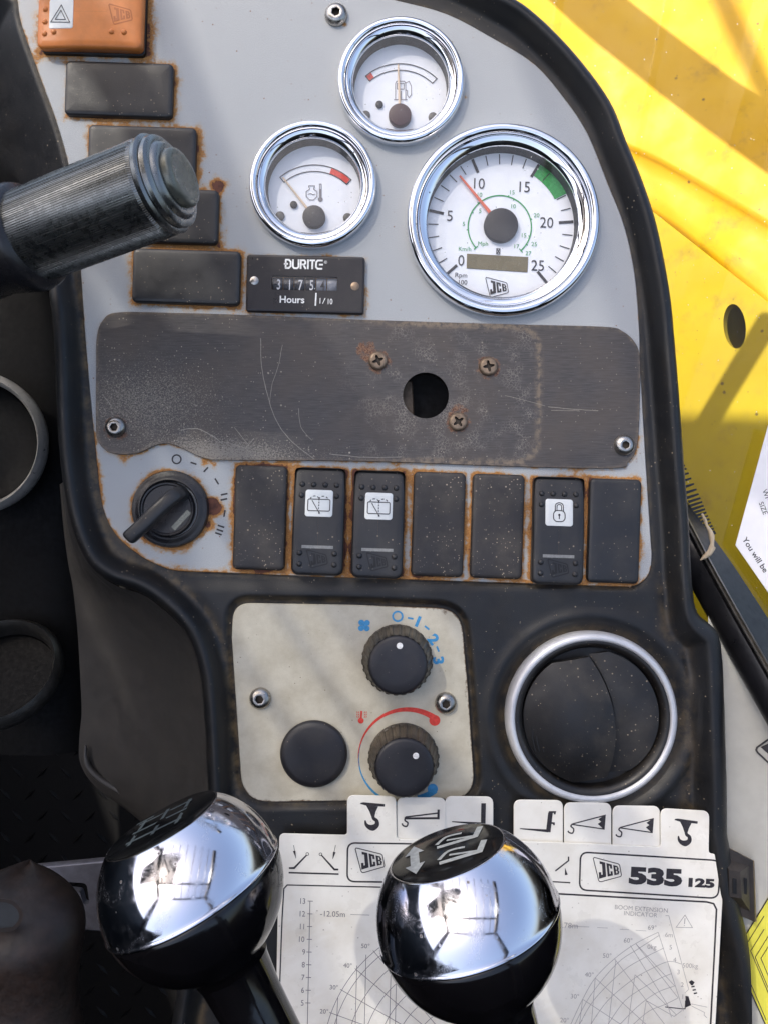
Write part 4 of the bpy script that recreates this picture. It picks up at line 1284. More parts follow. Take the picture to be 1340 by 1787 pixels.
def load_cards():
    # ---- cards behind the left chart
    def tab(px0, px1, ytop, ybot, z, label, draw):
        t = thing('load_chart_card', label, 'card', (px0 + px1) / 2, ybot, CZ - 6, group='tabbed load chart cards')
        o = card_base(t, rounded([(px0, ytop, 13), (px1, ytop + 1, 13), (px1 + 0, ybot, 3), (px0, ybot - 1, 3)]), z, 2.2)
        mb = MB(t); draw(mb, z + 2.8); mb.build('pictogram', 'ink', o, flat=True)
    def jib(mb, z):
        P = lambda pts: [mb.A(*p) for p in pts]
        mb.path(P([(707, 1424), (765, 1417)]), 2.5, z); mb.path(P([(707, 1426.5), (764, 1426)]), 3.5, z + .02); mb.path(P([(764.5, 1411), (764, 1428)]), 4, z + .04)
        mb.path(P(spline([(707, 1424), (706, 1430), (711, 1434), (709, 1440), (703, 1439), (701, 1435)], 4)), 2.6, z + .03)
    def fork(mb, z):
        P = lambda pts: [mb.A(*p) for p in pts]
        mb.path(P([(843, 1401), (842, 1446)]), 8, z); mb.path(P([(788, 1433), (842, 1437)]), [1.5, 5], z + .02)
    def fork2(mb, z):
        P = lambda pts: [mb.A(*p) for p in pts]
        mb.path(P([(960, 1418), (956, 1452)]), 8, z); mb.path(P([(907, 1446), (956, 1450)]), [1.5, 5], z + .02)
        mb.path(P([(957, 1417), (968, 1417), (967, 1421)]), 3, z + .03); mb.path(P([(958, 1436), (966, 1436.5), (966, 1440)]), 3, z + .04)
    def crane(x, y):
        def f(mb, z):
            P = lambda pts: [mb.A(px + x, py + y) for px, py in pts]
            mb.path(P([(0, 20), (57, 5), (55, 29), (0, 21)]), 2, z)
            mb.add([(*p, z + .02) for p in P([(57, 4), (55, 30), (44, 20), (50, 16), (45, 12)])], [(0, 4, 3, 2, 1)])
            mb.path(P(spline([(0, 20), (-3, 24), (2, 29), (0, 36), (-6, 35), (-8, 32)], 4)), 2.4, z + .03)
        return f
    tab(776, 860, 1389, 1480, -2, 'white card tab with a pallet fork pictogram above the right lever ball', fork)
    tab(692, 777, 1390, 1480, .6, 'white card tab with a thin crane jib pictogram next to the left hook tab', jib)
    tab(896, 982, 1396, 1490, -4, 'white card tab with a fork carriage pictogram, first tab of the right chart', fork2)
    tab(983.5, 1066, 1400, 1494, -2, 'white card tab with a crane jib pictogram, second tab of the right chart', crane(998, 1417))
    tab(1067.5, 1150, 1404.5, 1498, .6, 'white card tab with a crane jib pictogram, third tab of the right chart', crane(1081, 1422))
    # ---- left chart
    t = thing('load_chart_card', 'white left load chart card with hook tab and 13 to 6 height scale', 'card', 680, 1660, CZ, group='tabbed load chart cards')
    o = card_base(t, rounded([(488, 1454, 10), (606, 1457, 6), (606, 1387, 13), (691, 1389, 12), (692, 1464, 8), (878, 1468, 8), (872, 1960, 4), (478, 1960, 4)]), -2, 2.5)
    mb = MB(t); z = .9
    P = lambda pts: [mb.A(*p) for p in pts]
    hook(mb, 648, 1424, 48, z)
    # boom pictograms
    mb.path(P([(505, 1514), (514, 1514), (536, 1491)]), [3, 3.4, 2.2], z); mb.path(P([(561, 1491), (584, 1516.5), (591, 1516.5)]), [2.2, 3.4, 3], z)
    mb.arcband(mb.A(537, 1489.5), 2, 3, 0, 360, z, 12); mb.arcband(mb.A(560, 1490), 2, 3, 0, 360, z, 12)
    mb.path(P([(504.5, 1522), (591.5, 1524.5)]), 2.8, z)
    mb.path(P([(513, 1474), (517, 1497)]), [.8, .8], z); mb.path(P([(514, 1484), (517, 1496)]), [4.5, .5], z + .02)
    mb.path(P([(586, 1474), (581, 1498)]), [.8, .8], z); mb.path(P([(584, 1486), (581, 1498)]), [4.5, .5], z + .02)
    mb.path(P(rounded([(607, 1470, 14), (870, 1474, 14), (868, 1541, 14), (606, 1537.5, 14)])), 2.8, z, True)
    mb.logo(mb.A(645.5, 1501), 51, z, -1, .03)
    mb.path(P([(486, 1790), (493, 1600), (496, 1550), (502, 1543.5), (870, 1552)]), 2.2, z)
    mb.text('535', mb.A(727, 1512), 26, -2, 1.5, .03, z)
    mb.build('bold_print', 'ink', o, flat=True)
    mb = MB(t)
    mb.path(P([(541.5, 1571), (540, 1650), (537, 1787)]), 1.2, z)
    for i in range(9):
        y = 1571.5 + i * 22.2; x = 541.5 - i * .5
        mb.line(mb.A(x - 4, y), mb.A(x + 5, y + .3), 1.2, z)
        mb.text(str(13 - i), mb.A(529 - i * .6 + (4 if 13 - i < 10 else 0), y), 9.6, -2, .85, 0, z)
    mb.text('-12.05m', mb.A(581, 1594), 9.6, -2, .95, 0, z)
    mb.line(mb.A(612, 1595), mb.A(645, 1596), .8, z)
    c = (815, 1853)
    for (r_, a0, a1) in ((252, 0, 88), (240, 5, 88), (212, 5, 88), (185, 5, 88), (158, 5, 88), (130, 5, 88), (100, 5, 88)):
        mb.path([mb.A(c[0] - r_ * math.cos(R(a)), c[1] - r_ * math.sin(R(a))) for a in np.linspace(a0, a1, 40)], 1.0, z)
    for a, s_, lx, ly in ((20, '20°', 566, 1764), (30, '30°', 583, 1722), (40, '40°', 607, 1684), (50, '50°', 638, 1650)):
        mb.line(mb.A(c[0] - 60 * math.cos(R(a)), c[1] - 60 * math.sin(R(a))), mb.A(c[0] - 255 * math.cos(R(a)), c[1] - 255 * math.sin(R(a))), 1.0, z + .02)
        mb.text(s_, mb.A(lx, ly), 7.6, -3, 1, 0, z)
    for (x, y0) in ((590, 1740), (623, 1684), (639, 1665), (682, 1690), (692, 1680)):
        mb.line(mb.A(x, y0), mb.A(x - 3, 1800), 1.0, z + .03)
    mb.build('fine_print', 'inkthin', o, flat=True)
    # ---- right chart
    t = thing('load_chart_card', 'white right load chart card headed with large printed numbers and hook tab', 'card', 1080, 1680, CZ, group='tabbed load chart cards')
    o = card_base(t, rounded([(890, 1467, 8), (1030, 1472, 0), (1152, 1478, 6), (1152, 1410, 12), (1237, 1415, 13), (1236, 1489, 7), (1264, 1492, 10), (1256, 1640, 0), (1238, 1960, 4), (880, 1960, 4)]), -2, 2.5)
    mb = MB(t)
    P = lambda pts: [mb.A(*p) for p in pts]
    hook(mb, 1193, 1452, 46, z, -5)
    mb.path(P(rounded([(1012, 1486, 14), (1256, 1501, 15), (1252, 1567, 15), (1010, 1552, 14)])), 2.8, z, True)
    mb.logo(mb.A(1058.5, 1517.5), 50, z, -2, .03)
    mb.text('535', mb.A(1143, 1529), 26, -3, 1.62, .06, z); mb.text('125', mb.A(1223, 1540), 13.5, -3, 1.7, .06, z)
    mb.path(P([(900, 1550), (975, 1559), (1100, 1566), (1232, 1573), (1244, 1576), (1249, 1586), (1246, 1650), (1238, 1800)]), 3, z)
    mb.path(P([(968, 1519), (991, 1501), (991, 1494)]), 2.4, z); mb.path(P([(960, 1537.5), (994, 1539.5)]), 2.2, z); mb.path(P([(985, 1514), (987, 1526)]), [.5, 5], z)
    f_ = 310 / 1340.0
    Q = lambda pts: [mb.A(960 + x * f_, 1560 + y * f_) for x, y in pts]
    mb.add([(*p, z) for p in Q([(1015, 765), (1038, 768), (1058, 835), (1018, 852)])], [(3, 2, 1, 0)])
    mb.path(Q([(862, 848), (990, 862), (1013, 862), (1016, 800)]), 1.6, z)
    mb.add([(*p, z) for p in Q([(1040, 660), (1062, 645), (1085, 662), (1070, 685), (1058, 685)])], [(4, 3, 2, 1, 0)])
    for k in range(3): mb.line(*Q([(1060 + k * 9, 697 + k * 25), (1085 + k * 9, 692 + k * 25)]), 2.4, z)
    mb.build('bold_print', 'ink', o, flat=True)
    mb = MB(t)
    mb.text('BOOM EXTENSION', mb.A(1118, 1585), 7.4, -4, 1.0, 0, z); mb.text('INDICATOR', mb.A(1117, 1594.5), 7.4, -4, 1.0, 0, z)
    mb.text('9.78m', mb.A(990, 1614), 9.6, -2, 1.0, 0, z)
    for s_, x, y in (("69°", 765, 250), ('6m', 892, 305), ('5', 904, 398), ('4', 935, 492), ('3', 963, 585), ('2', 992, 680), ('1', 995, 770), ('60°', 583, 347), ('50°', 425, 462), ('40°', 290, 605), ('30°', 182, 768), ('20°', 103, 948), ('0kg', 763, 395), ('500kg', 1052, 537)):
        mb.text(s_, Q([(x, y)])[0], 7.8, -3, 1, 0, z)
    c = (1187, 1760)
    pv = (1000, 880)
    arcs = [[(150, 981), (240, 790), (335, 630), (480, 485), (640, 370), (810, 285)], [(180, 981), (300, 760), (500, 520), (660, 410), (815, 310)], [(215, 981), (330, 790), (540, 580), (700, 480), (850, 405)], [(300, 981), (430, 800), (620, 640), (760, 560), (890, 505), (985, 525)],
            [(430, 981), (560, 800), (720, 690), (830, 630), (910, 597)], [(520, 981), (660, 840), (800, 740), (935, 690)], [(620, 981), (740, 880), (860, 830), (960, 780)]]
    for a in arcs: mb.path(Q(spline(a, 5)), .9, z)
    for a in ([(810, 285), (1000, 880)], [(640, 370), (960, 780)], [(480, 485), (860, 981)], [(335, 630), (730, 990)], [(240, 790), (560, 1000)], [(335, 630), (305, 990)], [(490, 500), (435, 990)], [(635, 605), (580, 990)], [(720, 800), (690, 990)], [(635, 605), (945, 905)], [(600, 385), (880, 830), (910, 925)], [(640, 370), (935, 690)], [(240, 790), (215, 990)], [(865, 160), (890, 160), (1040, 715), (1020, 735)], [(1060, 825), (1180, 850)], [(1060, 840), (1160, 890), (1155, 910), (1178, 930)], [(720, 800), (930, 920), (990, 875)]):
        mb.path(Q(a), .9, z + .02)
    mb.path(Q([(945, 248), (1012, 155), (1068, 250)]), 1.0, z, True); mb.line(*Q([(1012, 180), (1008, 222)]), 1.4, z); mb.disc(Q([(1007, 234)])[0], .9, z, 8)
    for a in ([(130, 240), (290, 245)], [(350, 250), (430, 253)], [(520, 262), (590, 266)], [(640, 270), (720, 275)]): mb.path(Q(a), .7, z)
    mb.build('fine_print', 'inkfaint', o, flat=True)
load_cards()

# ------------------------------------------------------------------ levers
def lever(name, label, px, py, z, rad, axis, kind):
    ax = Vector(axis).normalized()
    t = thing(name, label, 'lever', px, py, z, basis=basis_from(ax, (1, 0.2, 0.1)))
    r_ = rad
    mb = MB(t)
    prof = []
    lo, hi = R(0), R(50)
    prof += [(r_ * .99, -.034 * r_), (r_ * 1.008, -.03 * r_), (r_ * 1.014, -.012 * r_), (r_ * 1.006, .002 * r_)]
    for a in np.linspace(1.0, 49, 26): prof.append((r_ * math.cos(R(a)), r_ * math.sin(R(a))))
    prof += [(r_ * .645, r_ * .765), (r_ * .632, r_ * .762)]
    mb.lathe(prof, 96, cap=False); mb.build('chrome_cap', 'ballchrome', smooth=60)
    mb = MB(t)
    prof = [(r_ * .97, -0.02 * r_), (r_ * .985, -.036 * r_)] + [(r_ * .995 * math.cos(R(a)) + (max(0, (a - 50)) / 90) ** 1.5 * r_ * .25, -r_ * .97 * math.sin(R(a))) for a in np.linspace(3, 72, 24)]
    rN = prof[-1][0]; zN = prof[-1][1]
    prof += [(r_ * .42, zN - .05 * r_), (r_ * .40, zN - .12 * r_), (r_ * .37, zN - .5 * r_), (r_ * .35, -6.5 * r_)]
    mb.lathe(prof, 96, cap=False); mb.build('lower_ball_and_shaft', 'ballblack', smooth=50)
    mb = MB(t); mb.lathe([(r_ * .628, r_ * .765), (r_ * .615, r_ * .772), (r_ * .3, r_ * .79), (1, r_ * .795)], 80); eo = mb.build('emblem_disc', 'emblem')
    mb = MB(t)
    # disc frame: find the local direction that points right in the picture
    inv = basis_from(ax, (1, 0.2, 0.1)).inverted()
    ex = inv @ (Vector((0.93, 0.35, 0)) if kind == 'r' else Vector((0.87, 0.5, 0))); ex = Vector((ex.x, ex.y)).normalized(); ey = Vector((-ex.y, ex.x))
    zz = lambda x, y: r_ * (.795 + .004) - (math.hypot(x, y) / (r_ * .62)) ** 2 * .018 * r_
    def add(fn):
        m = MB(t); fn(m)
        m.v = [((ex * p[0] + ey * p[1]).x * r_, (ex * p[0] + ey * p[1]).y * r_, zz(p[0] * r_, p[1] * r_) + p[2] * .3) for p in m.v]
        mb.add(m.v, m.f)
    if kind == 'r':
        def f(m):
            m.line((-.36, -.16), (-.36, .16), .10, 0)
            for s_ in (-1, 1): m.add([(-.36 - .11, s_ * .14, .1), (-.36 + .11, s_ * .14, .1), (-.36, s_ * .36, .1)], [(0, 1, 2)])
            for sy in (.2, -.2):
                m.path([(.42, sy + .14), (.34, sy - .10), (-.10, sy - .10)], .07, 0)
                m.path(spline([(-.10, sy - .02), (.02, sy + .12), (.2, sy + .10)], 5), .045, .05)
                m.path([(.34, sy - .08), (.02, sy + .02)], .04, .08)
        add(f)
        mb.build('emblem_marks', 'embleminkr', eo, flat=True)
    else:
        def f(m):
            for y in (-.2, .05, .3): m.line((-.36, y), (.3, y), .05, 0)
            for x in (-.3, -.02, .26): m.line((x, -.3), (x, .38), .045, .05)
            m.line((-.42, .38), (-.2, .38), .05, .08)
        add(f)
        mb.build('emblem_marks', 'embleminkl', eo, flat=True)
    return t
lever('control_lever', 'chrome-capped black lever ball with arrow emblem, in front of the load charts', 817, 1604, 500, 161, (-.30, .95, -.02), 'r')
lever('gear_lever', 'chrome-capped black gear lever ball with shift-pattern emblem at lower left', 337, 1546, 480, 159, (-.43, .90, .03), 'l')

def stalk():
    ax = Vector((.926, .195, .32)).normalized()
    t = thing('stalk_grip', 'ribbed grey stalk grip with stepped round end cap, crossing the left edge', 'lever', 283, 322, 300, basis=basis_from(ax, (-.3, .9, .1)))
    r_ = 84
    b = basis_from(ax, (-.3, .9, .1)); inv = b.inverted()
    d = inv @ Vector((-.25, .95, .15)); a0 = math.atan2(d.y, d.x)
    mb = MB(t)
    def mod(a, z):
        da = (a - a0 + PI) % (2 * PI) - PI
        if abs(da) < R(36): return 0.99
        return 1 + 0.008 * (1 if math.sin(135 * a) > 0 else -1)
    mb.lathe([(r_ * .96, -300), (r_, -292), (r_, -12), (r_ * .97, -6)], 810, cap=False, mod=lambda a, z: mod(a, z) if -293 < z < -8 else 1); mb.build('ribbed_grip', 'grip', smooth=20)
    mb = MB(t)
    mb.lathe([(r_ * .90, -8), (r_ * .99, -4), (r_ * 1.01, 4), (r_ * .97, 8), (r_ * .91, 9), (r_ * .90, 11), (r_ * .94, 13), (r_ * .93, 19), (r_ * .87, 23), (r_ * .79, 23.5), (r_ * .77, 26), (r_ * .75, 30), (r_ * .69, 33), (r_ * .60, 33)], 96, cap=False); mb.build('end_ring', 'grip', smooth=40)
    mb = MB(t)
    mb.lathe([(r_ * .60, 31), (r_ * .60, 41), (r_ * .575, 45), (r_ * .52, 47.5), (r_ * .44, 48), (r_ * .38, 47), (r_ * .2, 46), (1, 46)], 72); mb.build('end_button', 'gripcap', smooth=40)
    mb = MB(t)
    mb.lathe([(r_ * .9, -275), (r_ * 1.10, -280), (r_ * 1.17, -292), (r_ * 1.18, -310), (r_ * 1.10, -340), (r_ * 1.0, -380), (r_ * 1.02, -450), (r_ * 1.1, -640)], 96, cap=False); mb.build('collar', 'collar', smooth=50)
stalk()

# ------------------------------------------------------------------ lower left odds and ends
def lowleft():
    t = thing('slotted_bracket', 'dull grey steel bracket with a slot, behind the left chrome lever ball', 'bracket', 150, 1565, -250)
    mb = MB(t)
    out = rounded([(40, 1515, 20), (200, 1500, 10), (260, 1505, 10), (255, 1632, 14), (60, 1618, 14)])
    slot = rounded([(110, 1538, 6), (152, 1541, 10), (157, 1578, 8), (146, 1578, 6), (140, 1556, 6), (110, 1552, 5)])
    b2, XY = sheet(t, [mb.A(*p) for p in out], [[mb.A(*p) for p in slot]], 0, 16, 3, 40)
    b2.build('plate', 'bracket', smooth=50)
    t = thing('leather_cover', 'worn dark brown rounded leather cover with a torn hole, at the bottom left corner', 'cover', 52, 1682, 60)
    mb = MB(t); rings = []
    for k in range(30):
        u = (k / 29) ** 1.8
        y = 150 - 380 * u
        w_ = 116 * math.sqrt(max(0.0, 1 - max(0, (0.30 - u) / 0.30) ** 2.4)) + 8 * math.sin(u * 9)
        zc = -70 + 70 * math.sqrt(max(0, 1 - max(0, (0.32 - u) / 0.32) ** 2))
        rings.append([(-30 + 8 * u + w_ * math.cos(a), y + 3 * math.sin(3 * a + u * 7), zc + 0.75 * w_ * math.sin(a)) for a in np.linspace(-0.3, PI + .3, 40)])
    mb.grid_rings(rings, close=False); mb.build('skin', 'brown', smooth=70)
    mb = MB(t)
    hp = [(-30 + 44 + 0 * k, 0) for k in range(1)]
    pts = [mb.A(x, y) for x, y in spline([(15, 1527), (55, 1527), (73, 1537), (79, 1552), (73, 1566), (59, 1574), (15, 1575)], 5)]
    q = [(p[0], p[1]) for p in pts]
    mb.path(q, [5 + 2 * random.random() for _ in q], 92); mb.build('torn_edge', 'brown')
    mb = MB(t); mb.poly(ccw(q), 90.5); mb.build('hole_patch', 'holeblue', flat=True)
lowleft()

# ------------------------------------------------------------------ right side: cab wall, window trim, stickers
def right_side():
    # pale wall of the cab beside the dashboard
    t = thing('cab_side_wall', 'pale grey cab side wall to the right of the dashboard', 'wall', 1300, 1450, -60)
    WALL = t
    # plane helper of that wall
    wx0 = 565 * (D + 60) / D; wx1 = 810 * (D - 40) / D
    def WZ(px):
        a = (px - 670); m_ = 100 / (wx1 - wx0)      # X = a (D - z) / D lies on the wall plane
        return (-60 + m_ * (a - wx0)) / (1 + m_ * a / D)
    def onwall(t, pts, dz=0):
        o = W(t.px, t.py, t.z) / S
        return [tuple((W(x, y, WZ(x) + dz) / S - o) / (t.u / S)) for x, y in pts]
    def slab(t, pts, d0, d1):
        mb = MB(t); a = onwall(t, pts, d0); b = onwall(t, pts, d1)
        mb.grid_rings([a, b], True, False, True); return mb
    t = WALL
    slab(t, [(1235, 1050), (1300, 1130), (1400, 1300), (1480, 1440), (1480, 1900), (1235, 1900)], -8, 0).build('sheet', 'wallgrey', flat=True)
    # emblem sticker
    t = thing('emblem_sticker', 'rotated black outlined emblem sticker on the pale wall, cut by the right edge', 'sticker', 1335, 1310, WZ(1335) + 1)
    mb = MB(t)
    m = MB(t); m.logo((28, -2), 88, 0, -62, .035)
    mb.add(m.v, m.f)
    mb.v = [(p[0], p[1], (WZ(1335 + p[0]) - WZ(1335)) * 1.0 + 1) for p in mb.v]
    mb.build('print', 'ink', flat=True)
    # yellow label
    t = thing('warning_label', 'yellow diamond label with dark chevron lines at the lower right corner', 'sticker', 1320, 1680, WZ(1320) + 1)
    out = [(1281, 1664), (1285, 1655), (1352, 1545), (1430, 1640), (1430, 1800), (1372, 1870), (1284, 1676)]
    slab(t, out, 0, 1.2).build('sheet', 'labelyellow', flat=True)
    mb = MB(t)
    for k, (x, y, up, dn) in enumerate(((1289, 1668, 70, 112), (1309, 1659, 38, 112), (1317, 1670, 46, 112), (1327, 1672, 44, 80))):
        a = onwall(t, [(x + up * .62, y - up), (x, y), (x + dn * .42, y + dn)], 1.8)
        for i in range(2):
            p, q = Vector(a[i]), Vector(a[i + 1]); d = (q - p).normalized(); nn = Vector((-d.y, d.x, 0)) * .7
            mb.add([tuple(p - nn), tuple(q - nn), tuple(q + nn), tuple(p + nn)], [(0, 1, 2, 3)])
    a = onwall(t, [(1352, 1547), (1285, 1656), (1282, 1664), (1285, 1676), (1370, 1866)], 1.6)
    for i in range(4):
        p, q = Vector(a[i]), Vector(a[i + 1]); d = (q - p).normalized(); nn = Vector((-d.y, d.x, 0)) * 1.2
        mb.add([tuple(p - nn), tuple(q - nn), tuple(q + nn), tuple(p + nn)], [(0, 1, 2, 3)])
    mb.build('chevron_lines', 'ink', flat=True)
    # moulded clip holding the chart
    t = thing('cable_clip', 'black square plastic clip base standing at the right edge of the load chart', 'clip', 1290, 1545, 18)
    q = [(1264, 1478), (1316, 1505), (1320, 1612), (1270, 1590)]
    mb = MB(t); a = [mb.A(*p) for p in q]
    mb.prism(a, -14, -4, 1.5); mb.build('base', 'clip')
    mb = MB(t); mb.grid_rings([[(*p, -15) for p in [mb.A(x + 2.5, y + 1) for x, y in q]], [(*p, -9) for p in [mb.A(x + 3.5, y + 1) for x, y in q]]], cap1=False); mb.build('foam_edge', 'beige')
    mb = MB(t)
    c1 = [mb.A(*p) for p in ((1266, 1512), (1285, 1516), (1288, 1562), (1267, 1558))]; c0 = [mb.A(*p) for p in ((1262, 1498), (1308, 1512), (1310, 1592), (1264, 1572))]
    mb.grid_rings([[(*p, -4) for p in c0], [(*p, 12) for p in c1]], cap1=True); bo = mb.build('bridge', 'clip', smooth=20)
    for (x0, y0, x1, y1) in ((1272, 1526, 1279, 1552), (1294, 1528, 1300, 1556)):
        mb = MB(t); mb.prism([mb.A(x0, y0), mb.A(x1, y0 + 2), mb.A(x1, y1 + 2), mb.A(x0, y1)], 5, 13 if x0 < 1280 else 7, .5); mb.build('slot', 'wall', bo)
    # window seal running down the edge of the opening
    t = thing('window_seal', 'black rubber window seal strip slanting down the right edge', 'seal', 1260, 1000, -150)
    mb = MB(t); o = W(1260, 1000, -150) / S; k = t.u / S
    lo = [(1110, 850), (1190, 997), (1257, 1119), (1340, 1268), (1420, 1412)]
    hi = [(1150, 806), (1202, 905), (1252, 1000), (1340, 1156), (1420, 1296)]
    zz = [-130, -100, -50, 25, 90]
    lo, hi, zz = spline(lo, 8), spline(hi, 8), [p[0] for p in spline([(z, 0) for z in zz], 8)]
    rings = []
    for a, b, z in zip(lo, hi, zz):
        row = []
        for u, dz in ((0, -40), (0, 0), (.04, 8), (.2, 14), (.5, 16), (.72, 12), (.76, 6), (.80, 10), (.84, 14), (.88, 10), (.905, 5), (.93, 9), (.96, 12), (.985, 8), (1, -2), (1, -30)):
            row.append(tuple((W(a[0] + (b[0] - a[0]) * u, a[1] + (b[1] - a[1]) * u, z + dz) / S - o) / k))
        rings.append(row)
    mb.grid_rings([r[:8] for r in rings], close=False); mb.build('strip', 'rubber', smooth=60)
    mb = MB(t); mb.grid_rings([r[7:] for r in rings], close=False); mb.build('beading', 'beading', smooth=60)
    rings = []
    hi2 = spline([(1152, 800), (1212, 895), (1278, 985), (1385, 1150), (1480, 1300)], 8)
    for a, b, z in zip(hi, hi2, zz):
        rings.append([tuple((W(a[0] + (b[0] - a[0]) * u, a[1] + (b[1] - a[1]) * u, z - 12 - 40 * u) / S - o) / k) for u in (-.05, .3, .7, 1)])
    mb = MB(t); mb.grid_rings(rings, close=False); mb.build('shade_strip', 'rubber', smooth=60)  # dark strip standing in for shade and reflection beside the seal
    # toothed edge of the seal and torn strip
    mb = MB(t)
    P0 = spline([(1186, 812), (1210, 862), (1226, 900), (1240, 930)], 12)
    for i in range(0, len(P0), 2):
        x, y = P0[i]
        v = [W(x - 14, y + 4, -150), W(x + 8, y - 2, -150), W(x + 9, y + 1, -150), W(x - 12, y + 9, -150)]
        v += [W(x - 14, y + 4, -158), W(x + 8, y - 2, -158), W(x + 9, y + 1, -158), W(x - 12, y + 9, -158)]
        mb.add([tuple((p / S - o) / k) for p in v], [(0, 3, 2, 1), (4, 5, 6, 7), (0, 1, 5, 4), (1, 2, 6, 5), (2, 3, 7, 6), (3, 0, 4, 7)])
    mb.build('serrations', 'rubber', flat=True)
    mb = MB(t)
    pts = [W(x, y, z) / S for x, y, z in ((1224, 896, -78), (1230, 908, -74), (1232, 916, -72), (1238, 926, -68), (1241, 936, -60), (1242, 948, -52), (1240, 958, -48))]
    mb.tube([tuple((p - o) / k) for p in pts], [2, 3, 2.2, 3.6, 5, 3, 5], 8)
    pts = [W(x, y, z) / S for x, y, z in ((1243, 955, -48), (1236, 966, -40), (1228, 972, -38), (1221, 977, -40))]
    mb.tube([tuple((p - o) / k) for p in pts], [5, 5, 3.5, 1], 6)
    mb.build('torn_strip', 'beige', smooth=60)
    # paper sticker on the window
    t = thing('paper_notice', 'bright white paper notice on the window glass, partly cut off', 'sticker', 1330, 900, -200)
    q = [(1339, 742), (1282, 951), (1345, 1042), (1430, 1165), (1430, 770)]
    mb = MB(t); mb.prism([mb.A(*p) for p in q], 0, 1.4, .3); so = mb.build('sheet', 'labelwhite', flat=True)
    mb = MB(t)
    mb.text('You will be', mb.A(1297, 938), 9.5, -57, 1.1, .01, 1.9, align='L')
    mb.text('SIZE', mb.A(1326, 876), 8.5, -68, 1.0, 0, 1.9, align='L'); mb.text('WI', mb.A(1332, 854), 8.5, -68, 1.0, 0, 1.9, align='L')
    mb.build('lettering', 'ink', so, flat=True)
    # window glass
    t = thing('window_pane', 'clear dusty window pane between the dashboard and the yellow bodywork', 'window', 1200, 500, -230)
    mb = MB(t)
    mb.grid_rings([[(x, y, z) for x, y in rrect(900, 1300, 30, 4, 2)] for z in (-3, 0)], cap0=False, cap1=True); mb.build('glass', 'pane', flat=True)
right_side()

# ------------------------------------------------------------------ yellow bodywork outside the window
def bodywork():
    ridge = [(1020, 285, -950), (1130, 360, -900), (1200, 408, -830), (1340, 525, -690), (1500, 660, -540)]
    back = [(700, -260, -1250), (860, -260, -1200), (1000, -260, -1130), (1300, -260, -980), (1600, -260, -860)]
    t = thing('yellow_bonnet', 'sunlit yellow bodywork top with a long crease, seen beyond the dashboard', 'bodywork', 1200, 200, -900)
    o = W(1200, 200, -900) / S; k = t.u / S
    def loc(p): return tuple((W(*p) / S - o) / k)
    mb = MB(t); rings = []
    A_ = spline(ridge, 6); B_ = spline(back, 6)
    for a, b in zip(A_, B_):
        a3, b3 = W(*a) / S, W(*b) / S
        row = []
        for u, dz in ((0, -26), (0, -8), (.01, 0), (.05, 2), (.10, 4), (.14, 4), (.146, 14), (.152, 22), (.16, 24), (.23, 26), (.4, 28), (.6, 30), (.8, 28), (1, 26)):
            p = a3.lerp(b3, u); row.append(tuple((Vector((p.x, p.y, p.z + dz)) - o) / k))
        rings.append(row)
    mb.grid_rings(rings, close=False); mb.build('top_panel', 'yellow', smooth=60)
    for (x, y, r_) in ((1048, 120, 15),):
        pass
    t = thing('yellow_side_plate', 'upright yellow steel plate with an oval hole, below the sunlit bodywork', 'bodywork', 1250, 640, -780)
    # plate plane through the ridge, standing roughly along the line of sight
    p0 = W(1130, 362, -900) / S; p1 = W(1340, 527, -690) / S; p2 = W(1180, 900, -830) / S
    ux = (p1 - p0).normalized(); nrm = (p1 - p0).cross(p2 - p0).normalized()
    if nrm.z < 0: nrm = -nrm
    uy = nrm.cross(ux)
    eye = Vector((0, 0, D))
    def hit(px, py):
        d = (W(px, py, 0) / S - eye); s_ = (p0 - eye).dot(nrm) / d.dot(nrm); q = eye + d * s_ - p0
        return (q.dot(ux), q.dot(uy))
    lm = Matrix((ux, uy, nrm)).transposed().to_4x4(); lm.translation = p0 * S
    t.o.matrix_world = M @ lm; t.u = S
    out = [hit(*p) for p in ((1030, 288), (1130, 362), (1340, 527), (1480, 645), (1480, 1300), (1030, 1300))]
    hole = [hit(1281 + 19.5 * math.cos(a) + 3 * math.sin(a), 569 + 39 * math.sin(a)) for a in np.linspace(0, 2 * PI, 40, endpoint=False)]
    b2, XY = sheet(t, out, [hole], 0, 34, 2, 60)
    b2.build('plate', 'yellow2', smooth=40)
    mb = MB(t)
    mb.add([(x, y, -150) for x, y in (hit(1030, 288), hit(1500, 660), hit(1500, 1300), hit(1030, 1300))], [(0, 3, 2, 1)]); mb.build('inner_plate', 'yellow2', flat=True)
bodywork()

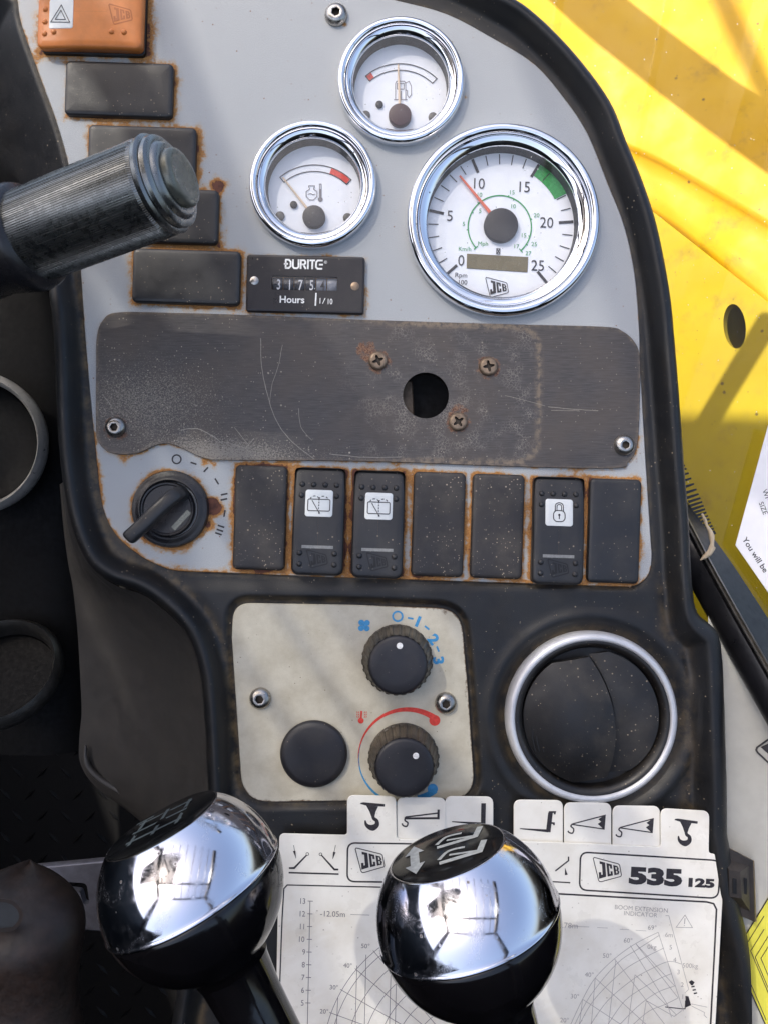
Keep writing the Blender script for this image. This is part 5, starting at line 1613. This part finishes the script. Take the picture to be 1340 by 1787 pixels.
# ------------------------------------------------------------------ the cab round the driver and added sun blockers (behind and above the eye, mirrored in the chrome)
def cab():
    t = thing('cab_frame_and_blockers', 'dark cab frame with posts and rear wall behind the viewer, plus unseen sun blockers', 'cab frame', 670, 893, 0)
    Mi = M.inverted().to_3x3()
    k = 1.0
    def shade(px, py, z):          # point at height z on the sun ray that meets the panel at px,py
        return (px - 670 + L.x / L.z * z, 893 - py + L.y / L.z * z, z)
    def solid(nm, pts, off, mat='frame'):
        mb = MB(t); o = Vector(off)
        a = [tuple(Vector(p)) for p in pts]; b = [tuple(Vector(p) + o) for p in pts]
        mb.grid_rings([a, b], True, True, True); mb.build(nm, mat, flat=True)
    H = 2200
    dn = Vector((0.55, 0.835)); nn = Vector((0.835, -0.55))        # the added strips shade the dashboard aslant
    def strip(c0, c1, e0, e1):
        P = [dn * e0 + nn * c0, dn * e1 + nn * c0, dn * e1 + nn * c1, dn * e0 + nn * c1]
        return P
    filter_area = [(-600, -250), (860, -170), (945, -22), (1260, 138), (1500, 480), (1500, 2150), (-600, 2150)]
    solid('added_sun_filter', [shade(*p, H) for p in filter_area], (0, 0, 8), 'tint')  # unseen tinted sheet added to dim the sun on the dashboard
    for (c0, c1, e0, e1) in ((-292, -262, 300, 2200), (-186, -166, 300, 2200), (-112, -62, 300, 2200), (58, 150, 100, 2000), (252, 420, 1250, 2100), (-1650, -620, 150, 1500)):  # unseen opaque strips, shaped to break the sun into streaks
        solid('unseen_bar', [shade(p.x, p.y, H - 20) for p in strip(c0, c1, e0, e1)], (0, 0, -40))
    # two unseen bars added to throw the slanting shadows on the yellow bodywork
    def post(nm, a, b, rad, t_, e0, e1):
        mb = MB(t); A_, B_ = W(*a) / S + L * t_, W(*b) / S + L * t_
        d = (B_ - A_)
        mb.tube([tuple(A_ - d * e0), tuple(A_.lerp(B_, .5)), tuple(B_ + d * e1)], rad, 12); mb.build(nm, 'frame')
    post('shadow_post', (1050, 30, -1000), (1340, 260, -780), 74, 1250, .8, .6)
    post('shadow_bar', (1340, 560, -690), (1230, 745, -790), 30, 1300, .0, .0)
    solid('shade_panel', [shade(*p, H - 90) for p in ((945, -20), (1262, 140), (1500, 480), (1500, 900), (1150, 600))], (0, 0, -30))  # unseen panel added to shade the lower part of the yellow side plate
    wl = lambda x, f, u: tuple(Mi @ Vector((x, f, u)))       # right, forward, up in the world
    solid('rear_wall', [wl(-3200, -3600, -2500), wl(3200, -3600, -2500), wl(3200, -3600, 900), wl(-3200, -3600, 900)], tuple(Mi @ Vector((0, -60, 0))))
    for (x, f) in ((-2600, -3300), (-2600, 900), (2300, -3300)):
        solid('post', [wl(x - 130, f - 130, -2500), wl(x + 130, f - 130, -2500), wl(x + 130, f + 130, -2500), wl(x - 130, f + 130, -2500)], tuple(Mi @ Vector((0, 0, 6500))))
    for x in (-2600, 2300):
        solid('roof_rail', [wl(x - 130, -3300, 3900), wl(x + 130, -3300, 3900), wl(x + 130, -3300, 4150), wl(x - 130, -3300, 4150)], tuple(Mi @ Vector((0, 4600, 0))))
    for f in (-3300, -1900):
        solid('unseen_bar', [wl(-2600, f - 60, 3950), wl(-2600, f + 60, 3950), wl(-2600, f + 60, 4080), wl(-2600, f - 60, 4080)], tuple(Mi @ Vector((4900, 0, 0))))
    for k in range(7):
        x = -2100 + k * 620
        solid('grille_bar', [wl(x - 22, -3300, 3960), wl(x + 22, -3300, 3960), wl(x + 22, -3300, 4004), wl(x - 22, -3300, 4004)], tuple(Mi @ Vector((0, 4600, 0))))
    solid('door_panel', [wl(-2600, -3300, -2500), wl(-2600, 900, -2500), wl(-2600, 900, 1300), wl(-2600, -3300, 1300)], tuple(Mi @ Vector((-60, 0, 0))))
cab()
